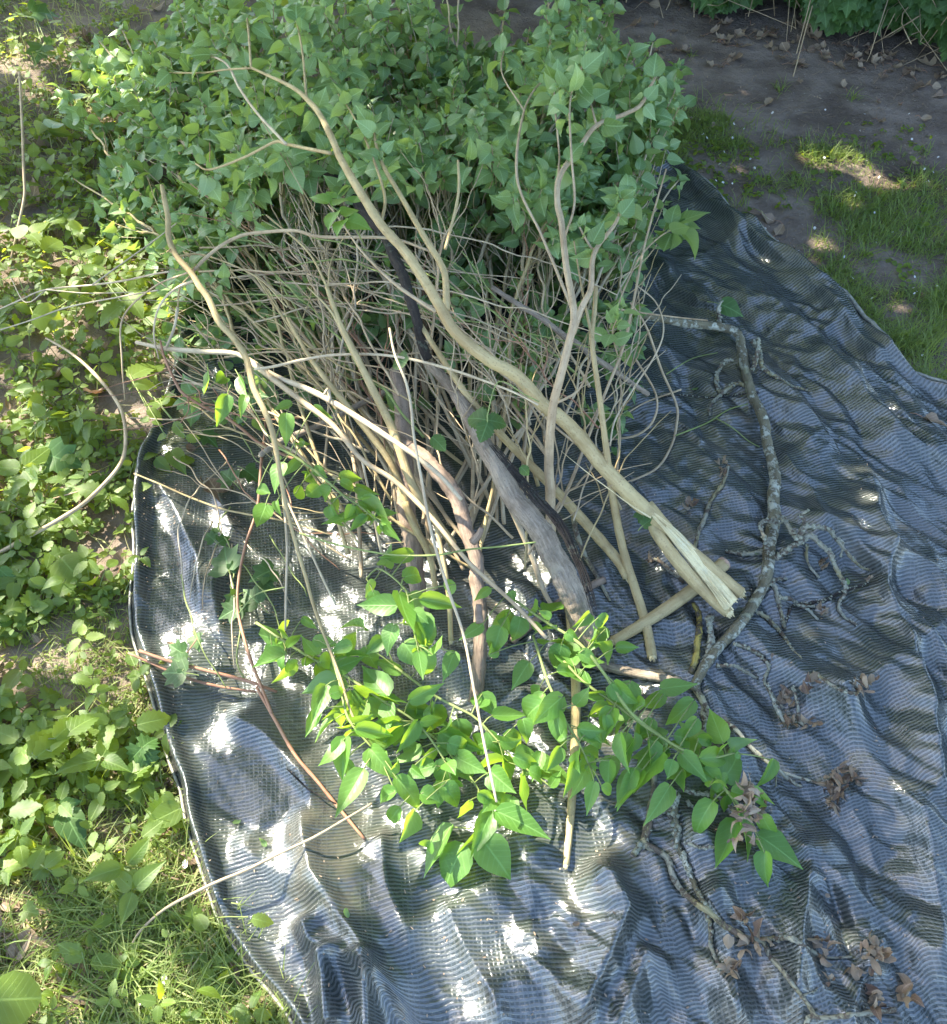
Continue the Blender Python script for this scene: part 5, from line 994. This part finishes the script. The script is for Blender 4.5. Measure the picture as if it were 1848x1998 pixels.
# ---- weeds and big single leaves of the left margin, each a plant
BIG = [('large dark ivy leaf with pale veins, left of the tarpaulin corner', 'ivy', 4, [(270,620,450,670),(270,600,200,560)], .05, 'ivy'),
 ('row of bright toothed leaflets on a stem at the lower left margin', 'weed', 7, [(170,400,340,200),(200,400,390,240),(280,370,350,280),(360,280,535,130),(300,300,440,160),(160,420,60,330)], .09, 'serr'),
 ('large blunt ivy leaf touching the hem at lower left', 'ivy', 7, [(770,350,860,270),(770,350,680,440),(780,370,850,460)], .06, 'maple'),
 ('pale sunlit leaf leaning against the tarpaulin hem', 'weed', 7, [(970,680,750,790),(890,600,960,670)], .05, 'lilac'),
 ('small bright heart-shaped leaf on shaded ground at lower left', 'weed', 7, [(545,640,470,760)], .05, 'lilac'),
 ('large yellow-green mottled leaf at the lower left margin', 'weed', 7, [(40,1000,310,820),(180,1000,240,860)], .05, 'lilac'),
 ('very large round leaf in the bottom left corner', 'weed', 7, [(-60,1720,210,1700),(0,1640,100,1620)], .08, 'round'),
 ('dark heart-shaped leaf in the middle of the lower weeds', 'ivy', 7, [(350,700,460,900),(330,660,440,640)], .04, 'lilac'),
 ('upright yellow-green seedling in the bottom grass', 'weed', 7, [(240,1000,340,900),(260,1010,380,930),(280,1020,360,1030),(250,1000,230,930)], .06, 'oval'),
 ('nettle with toothed leaves beside the curved bare stem', 'weed', 4, [(440,400,330,370),(440,400,520,400),(440,420,400,500),(440,400,410,340)], .1, 'serr'),
 ('bright bramble leaves above the tarpaulin corner', 'weed', 4, [(700,200,850,90),(730,230,850,240),(800,370,880,420),(950,440,980,520),(1010,520,1090,540),(900,520,830,520)], .08, 'serr'),
 ('pair of large sunlit nettle leaves left of the heap', 'weed', 1, [(480,1490,560,1390),(240,1360,350,1260),(370,1210,450,1230),(510,1490,470,1420),(690,1600,760,1690),(670,1650,520,1730),(730,1620,800,1540)], .12, 'serr'),
 ('round scalloped leaf at the far left, below the bright weeds', 'weed', 1, [(180,1700,330,1740),(100,1500,10,1480)], .06, 'round'),
 ('dark ivy leaves in the top left weeds', 'ivy', 1, [(180,70,330,50),(230,250,170,330),(250,230,310,210)], .05, 'ivy'),
 ('trailing leaf pair at the upper left edge of the heap', 'lilac', 1, [(280,690,330,610),(360,640,520,700),(330,600,450,590)], .08, 'lilac'),
 ('large hanging leaf in weeds above the green clover at left', 'weed', 4, [(330,1180,440,1290),(440,1180,520,1230)], .05, 'round'),
 ('dark broad leaf at the left margin among clover', 'ivy', 4, [(0,1240,100,1330),(0,1540,90,1500)], .05, 'lilac'),
 ('upright light leaf beside dark soil at the left margin', 'weed', 4, [(230,200,280,120),(240,180,180,210)], .06, 'lilac'),
 ('heap-side scalloped leaf lying below the silvery rod', 'weed', 4, [(880,350,850,260),(890,340,960,300)], .07, 'maple'),
 ('yellow-green leaves crowding the tarpaulin corner', 'weed', 4, [(850,640,930,720),(930,600,1000,700),(780,640,860,570),(1000,660,1060,600),(770,600,740,640)], .05, 'lilac')]
for lb, mt, k, L_, z, kd in BIG:
    u0, v0 = tp(k, [L_[0][:2]])[0]; g0 = P(u0, v0, 0); f = Foliage(); st = MB(); o = empty('weed_plant', g0, lb, 'plant', 'larger plants at the left of the tarpaulin')
    for (x0, y0, x1, y1) in L_:
        (a0, b0), (a1, b1) = tp(k, [(x0, y0), (x1, y1)]); zz_ = z + RNG.uniform(-.01, .015); p = P(a0, b0, zz_); e = P(a1, b1, zz_ + RNG.uniform(-.015, .01)); L = float(np.linalg.norm(e - p))
        f.add(kd, p, (e - p) / L, nrm(np.array([0, -.25, 1]) + RNG.normal(size=3) * .25), L, L * (.95 if kd in ('ivy', 'maple', 'round') else .62), .2, -.35, RNG.uniform(.2, 1)); f.build('leaf', M[mt], o); f = Foliage(); tube(st, catmull([g0, (g0 + p) / 2 + [0, 0, z * .3], p], 7), .0012, 4, 0); st.build('stalk', M['green'], o); st = MB()

# ---- the mass of leafy lilac branches underneath: each branch its own thing
from math import atan2
LEAFPOLY = np.array([(120,215),(150,140),(250,110),(320,50),(360,-20),(860,-25),(880,100),(930,120),(980,90),(1060,40),(1160,5),(1215,60),(1225,110),(1310,140),(1335,200),(1300,240),(1305,330),(1275,420),(1240,520),(1150,480),(1050,430),(960,380),(880,350),(800,360),(700,340),(600,350),(520,330),(460,380),(420,470),(350,520),(300,440),(230,430),(180,360),(260,300),(150,260)], float)
def inside(u, v, poly):
    c = False; j = len(poly) - 1
    for i in range(len(poly)):
        if (poly[i][1] > v) != (poly[j][1] > v) and u < (poly[j][0] - poly[i][0]) * (v - poly[i][1]) / (poly[j][1] - poly[i][1]) + poly[i][0]: c = not c
        j = i
    return c
tips = []
while len(tips) < 980:
    u_, v_ = RNG.uniform(100, 1350), RNG.uniform(-30, 560)
    jx, jy = RNG.normal() * 30, RNG.normal() * 26
    if not inside(u_ + jx, v_ + jy + 6, LEAFPOLY): continue
    if fbm(u_ / 85, v_ / 85, 2, 202) < .40 and RNG.random() < .8: continue
    if any((u_ - a) ** 2 + (v_ - b_) ** 2 < 11 ** 2 for a, b_ in tips[-300:]): continue
    tips.append((u_, v_))
extra = []
while len(extra) < 560:                                   # leaves deeper in the heap, seen through the twigs
    u_, v_ = RNG.uniform(300, 1250), RNG.uniform(340, 900)
    if RNG.random() < (v_ - 340) / 480: continue
    extra.append((u_, v_))
NBR = 48
used_lb = {}
def leaf_label(far, grp):
    u_, v_ = far; spots = [(130,220,'far left tip of the heap'),(240,130,'left shoulder of the heap'),(330,60,'top left corner of the heap'),(430,0,'upper picture edge left of centre'),(540,10,'top picture edge above the pale branch'),(660,20,'top picture edge at centre'),(780,0,'top picture edge beside the bare soil'),(850,60,'sprig standing against the bare soil'),
        (930,130,'notch where the tarpaulin peeps through'),(985,100,'first tip right of the notch'),(1070,60,'tips below the bare bed'),(1150,20,'tallest tip against the soil'),(1220,100,'slope right of the tallest tip'),(1310,170,'right corner of the leaf mass'),(1290,280,'right flank above the tarpaulin edge'),(1270,380,'lower right flank beside the sheet'),
        (1180,450,'foot of the right flank'),(1050,400,'leaves behind the right fork'),(900,340,'leaves behind the upright twigs'),(760,330,'leaves behind the thick pale branch'),(620,330,'leaves left of the thick pale branch'),(500,330,'leaves above the arching twig'),(400,430,'leaves below the wavy branch top'),(300,420,'lower left fringe near the weeds'),(200,360,'left fringe above the nettles'),(340,250,'middle of the left leaf mass'),(560,180,'middle of the upper leaf mass'),(760,180,'leaf mass right of the pale fork'),(1000,250,'leaf mass between the two forks'),(1180,250,'leaf mass around the right fork')]
    s = min(spots, key=lambda a: (a[0] - u_) ** 2 + (a[1] - v_) ** 2)[2]; k = used_lb.get(s, 0); used_lb[s] = k + 1
    if k > 2: s += ', ' + ('leaning left' if len(grp) % 2 else 'leaning right') + (', palest' if k > 3 else '')
    return ('leafy lilac branch ending at the ' if k == 0 else 'second, lower leafy branch at the ' if k == 1 else 'buried leafy branch under the ') + s
ang = [(atan2(v_ - 1050, u_ - 900)) for u_, v_ in tips]; order = np.argsort(ang); per = int(math.ceil(len(tips) / NBR)); tips = [tips[i] for i in order]
WH = ['at the far left of the heap', 'in the left part of the heap', 'left of the heap centre', 'in the middle of the heap', 'right of the heap centre', 'at the right side of the heap']
HT = ['upper', 'middle', 'lower']
eg = sorted(extra); ex_per = int(math.ceil(len(eg) / NBR))
for k in range(NBR):
    grp = tips[k * per:(k + 1) * per]
    if not grp: break
    cu = np.mean([g_[0] for g_ in grp]); cv = min(g_[1] for g_ in grp)
    bu, bv = RNG.uniform(620, 1180), RNG.uniform(760, 1130); bu = .55 * bu + .45 * (cu * .5 + 480); bz = RNG.uniform(.03, .10)
    far = min(grp, key=lambda g_: g_[1]); hz_ = float(PH(far[0], far[1])) * RNG.uniform(.45, .85)
    mu, mv = (bu * .45 + far[0] * .55) + RNG.normal() * 35, bv * .45 + far[1] * .55
    mzz = max(bz, float(PH(mu, mv)) * RNG.uniform(.35, .75))
    side = 'left' if cu < 450 else 'upper left' if cu < 640 else 'upper middle' if cu < 860 else 'upper right' if cu < 1060 else 'right'
    b = Branch(leaf_label(far, grp), RNG.choice(['twig', 'greyt', 'twig', 'pale']),
        [(bu, bv), ((bu + mu) / 2 + RNG.normal() * 16, (bv + mv) / 2 + RNG.normal() * 16), (mu, mv), ((mu + far[0]) / 2 + RNG.normal() * 14, (mv + far[1]) / 2 + RNG.normal() * 14), far],
        (bz, (bz + mzz) / 2 + .03, mzz, hz_), (5.5, 5, 4.2, 3.2, 2), name='leafy_branch', cat='branch', group='leafy lilac branches of the heap', sides=6, nodes=.12, jit=.02)
    gu, gv = UV(b.c)
    for (u_, v_) in grp:
        if (u_, v_) == far: c = b.c
        else:
            d2 = (gu - u_) ** 2 + (gv - (v_ + 190)) ** 2; j = int(np.argmin(d2)); j = int(np.clip(j, len(b.c) * .2, len(b.c) - 4))
            zt = float(PH(u_, v_)) * RNG.uniform(.15, 1.0) ** .8; zt = max(.05, zt)
            s0 = (gu[j], gv[j]); md = ((s0[0] + u_) / 2 + RNG.normal() * 14, (s0[1] + v_) / 2 + RNG.normal() * 14)
            c = b.twig([s0, md, (u_, v_)], (b.c[j][2], (b.c[j][2] + zt) / 2 - .05, zt), (2.4, 1.8, 1.2), jit=.014, sides=4, mat=RNG.choice(['twig', 'greyt', 'pale']))
        cluster(b.fo, b.st, c[-1], nrm(c[-1] - c[-3]), int(RNG.integers(2, 4)), RNG.uniform(.034, .052), 'lilac', .055, np.clip(RNG.normal() * .25 + .45, 0, 1))
    for j in range(int(len(b.c) * .35), len(b.c) - 3, 5):
        if inside(gu[j], gv[j] + 12, LEAFPOLY): cluster(b.fo, b.st, b.c[j] + [0, 0, .012], nrm(b.c[j + 2] - b.c[j]) + RNG.normal(size=3) * .4, 2, RNG.uniform(.032, .046), 'lilac', .03)
    for (u_, v_) in eg[k * ex_per:(k + 1) * ex_per]:
        d2 = (gu - u_) ** 2 + (gv - v_ - 60) ** 2; j = int(np.clip(np.argmin(d2), 2, len(b.c) - 4)); zt = float(PH(u_, v_)) * RNG.uniform(.15, .6)
        c = b.twig([(gu[j], gv[j]), ((gu[j] + u_) / 2, (gv[j] + v_) / 2), (u_, v_)], (b.c[j][2], zt), (1.8, 1.2), sides=4); cluster(b.fo, b.st, c[-1], nrm(c[-1] - c[-3]), 2, .042, 'lilac', .03, RNG.uniform(0, .5))
# ---- bare cut rods that make the tangle
used_tw = {}
def twig_label(th, eu, ev, bu):
    h = 'high up' if ev < 380 else 'at middle height' if ev < 520 else 'low down'
    s = 'far left' if eu < 450 else 'left' if eu < 600 else 'centre left' if eu < 740 else 'centre' if eu < 880 else 'centre right' if eu < 1020 else 'right' if eu < 1150 else 'far right'
    return '%s bare twig with its tip %s at the %s, base %s' % (th, h, s, 'left' if bu < 760 else 'centrally' if bu < 960 else 'right')
for k in range(66):
    bu, bv = RNG.uniform(640, 1230), RNG.uniform(700, 1120)
    if k % 3 == 0: bu, bv = RNG.uniform(560, 900), RNG.uniform(640, 1000)
    an = math.radians(RNG.uniform(80, 160) if bu < 950 else RNG.uniform(55, 145)); Ln = RNG.uniform(300, 620)
    eu, ev = bu + math.cos(an) * Ln, bv - math.sin(an) * Ln * .85; ev = max(ev, 260); eu = min(max(eu, 300), 1270)
    z0 = float(PH(bu, bv)) * RNG.uniform(.15, .95); z1 = float(PH(eu, ev)) * RNG.uniform(.45, 1.02)
    th = 'thin' if k % 2 else 'slender'; side = 'left' if eu < 560 else 'upper' if eu < 880 else 'right'
    mu, mv = (bu + eu) / 2 + RNG.normal() * 22, (bv + ev) / 2 + RNG.normal() * 22
    mt = RNG.choice(['twig', 'greyt', 'twig', 'pale', 'red', 'green'], p=[.3, .3, .15, .13, .07, .05])
    b = Branch(twig_label(th, eu, ev, bu), mt, [(bu, bv), (mu, mv), (eu, ev)], (z0, (z0 + z1) / 2 + .03, z1), (2.8, 2.5, 2.0, 1.2) if th == 'thin' else (4.0, 3.4, 2.6, 1.4), name='bare_twig', cat='twig', group='%s bare twigs of the tangle leaning to the %s' % (th, side), sides=5, nodes=.15, jit=.03)
    gu, gv = UV(b.c)
    for q in range(int(RNG.integers(3, 8))):
        j = int(len(b.c) * RNG.uniform(.15, .85)); a2 = an + RNG.choice([-1, 1]) * RNG.uniform(.25, .7); l2 = RNG.uniform(60, 230); tu, tv = gu[j] + math.cos(a2) * l2, gv[j] - math.sin(a2) * l2
        b.twig([(gu[j], gv[j]), ((gu[j] + tu) / 2 + RNG.normal() * 9, (gv[j] + tv) / 2 + RNG.normal() * 9), (tu, tv)], (b.c[j][2], b.c[j][2] + RNG.uniform(-.05, .07)), (2.2, 1.8, 1.1), jit=.012, sides=4)
for k in range(16):                                      # arching rods lying across
    u0, v0 = RNG.uniform(380, 640), RNG.uniform(440, 720); u1, v1 = RNG.uniform(850, 1250), RNG.uniform(500, 820); lift = RNG.uniform(10, 60)
    z0, z1 = float(PH(u0, v0)) * .8, float(PH(u1, v1)) * RNG.uniform(.5, .95)
    b = Branch('bent crosswise twig, %s, from %s to %s' % ('arching high' if lift > 35 else 'nearly flat', 'the left fringe' if u0 < 470 else 'the wavy branch' if u0 < 560 else 'the pale rods', 'the thick pale branch' if u1 < 980 else 'the right fork' if u1 < 1120 else 'the sheet at right'), RNG.choice(['twig', 'greyt', 'green']), [(u0, v0), (u0 * .7 + u1 * .3, v0 * .7 + v1 * .3 - lift), (u0 * .3 + u1 * .7, v0 * .3 + v1 * .7 - lift), (u1, v1)], (z0, (z0 + z1) / 2 + .05, z1), (3, 3, 2.4, 1.6), name='bare_twig', cat='twig', group='bent twigs lying crosswise in the tangle', sides=5, jit=.02)
for k in range(14):                                      # low twigs on the left of the tarpaulin
    u0, v0 = RNG.uniform(330, 600), RNG.uniform(700, 1150); an = RNG.uniform(-.4, 1.9); Ln = RNG.uniform(120, 330); u1, v1 = u0 + math.cos(an) * Ln, v0 + math.sin(an) * Ln
    b = Branch('low thin stem on the %s of the sheet, pointing %s' % ('left hem side' if u0 < 430 else 'left middle' if u0 < 520 else 'part under the rods', 'right' if an < .4 else 'lower right' if an < 1.2 else 'down'), RNG.choice(['twig', 'red', 'green', 'greyt']), [(u0, v0), ((u0 + u1) / 2 + RNG.normal() * 22, (v0 + v1) / 2 + RNG.normal() * 22), (u1, v1)], (.05, .09, .05), (2.4, 2.2, 1.6), name='bare_twig', cat='twig', group='low thin stems on the left half of the tarpaulin', sides=5, jit=.02)
for b in Branch.allb: b.finish()
SC = [(1480,1080,'green leaf scrap on the sheet just below the lichen fan'),(1655,1140,'small green scrap beside the right-hand ridge of the sheet'),(1510,1290,'brown bud scale on the sheet right of the lichened bow'),(1590,1410,'pale leaf scrap on the sheet between two thin lichen twigs'),
 (1560,1180,'dark bud scale on the sheet beside the hanging lichen twig'),(1350,760,'tiny green scrap on the sheet left of the lichened bow'),(470,1600,'green leaf scrap on the sheet above the bottom twig'),(520,1650,'yellowish scrap beside the greenish-brown bottom twig'),(505,1795,'small green scrap low on the left of the sheet'),
 (340,1255,'pale curled scrap above the two reddish sticks'),(395,940,'grey-pink shrivelled leaf on the tarpaulin corner'),(680,1790,'green speck on the shaded sheet at the bottom'),(1620,1750,'straw-coloured scrap in the shade at lower right'),(1700,1890,'brown scrap near the last withered cluster'),(1130,1800,'woody chip lying on the sheet below the stake foot'),(1700,800,'leaf crumb high on the right side of the sheet')]
for i, (u_, v_, lb) in enumerate(SC):
    p = on(u_, v_, .004); f = Foliage(); a = RNG.random() * 6.28; f.add(['oval', 'lilac', 'round'][i % 3], p, [math.cos(a), math.sin(a), .15], [RNG.normal() * .3, RNG.normal() * .3, 1], RNG.uniform(.012, .022), RNG.uniform(.007, .012), .5, .6, None, .12)
    tag(f.build('leaf_scrap', M['lilac' if 'green' in lb else 'bud'], origin=p), lb, 'leaf scrap', 'single scraps lying on the tarpaulin')
# crumbs and loose bits lying on the sheet
cr = Foliage()
for i in range(900):
    u_, v_ = RNG.uniform(270, 1840), RNG.uniform(880, 1990)
    if i % 3 == 0: u_, v_ = RNG.uniform(280, 560), RNG.uniform(900, 1250)
    p = on(u_, v_, .003)
    if not tarpz(p[0], p[1])[1]: continue
    a = RNG.random() * 6.28; cr.add('oval', p, [math.cos(a), math.sin(a), .1], [0, 0, 1], RNG.uniform(.002, .007), RNG.uniform(.0015, .003), .3, .2)
tag(cr.build('crumbs', M['dead']), 'fine crumbs of dry debris scattered on the tarpaulin', 'litter', kind='stuff')
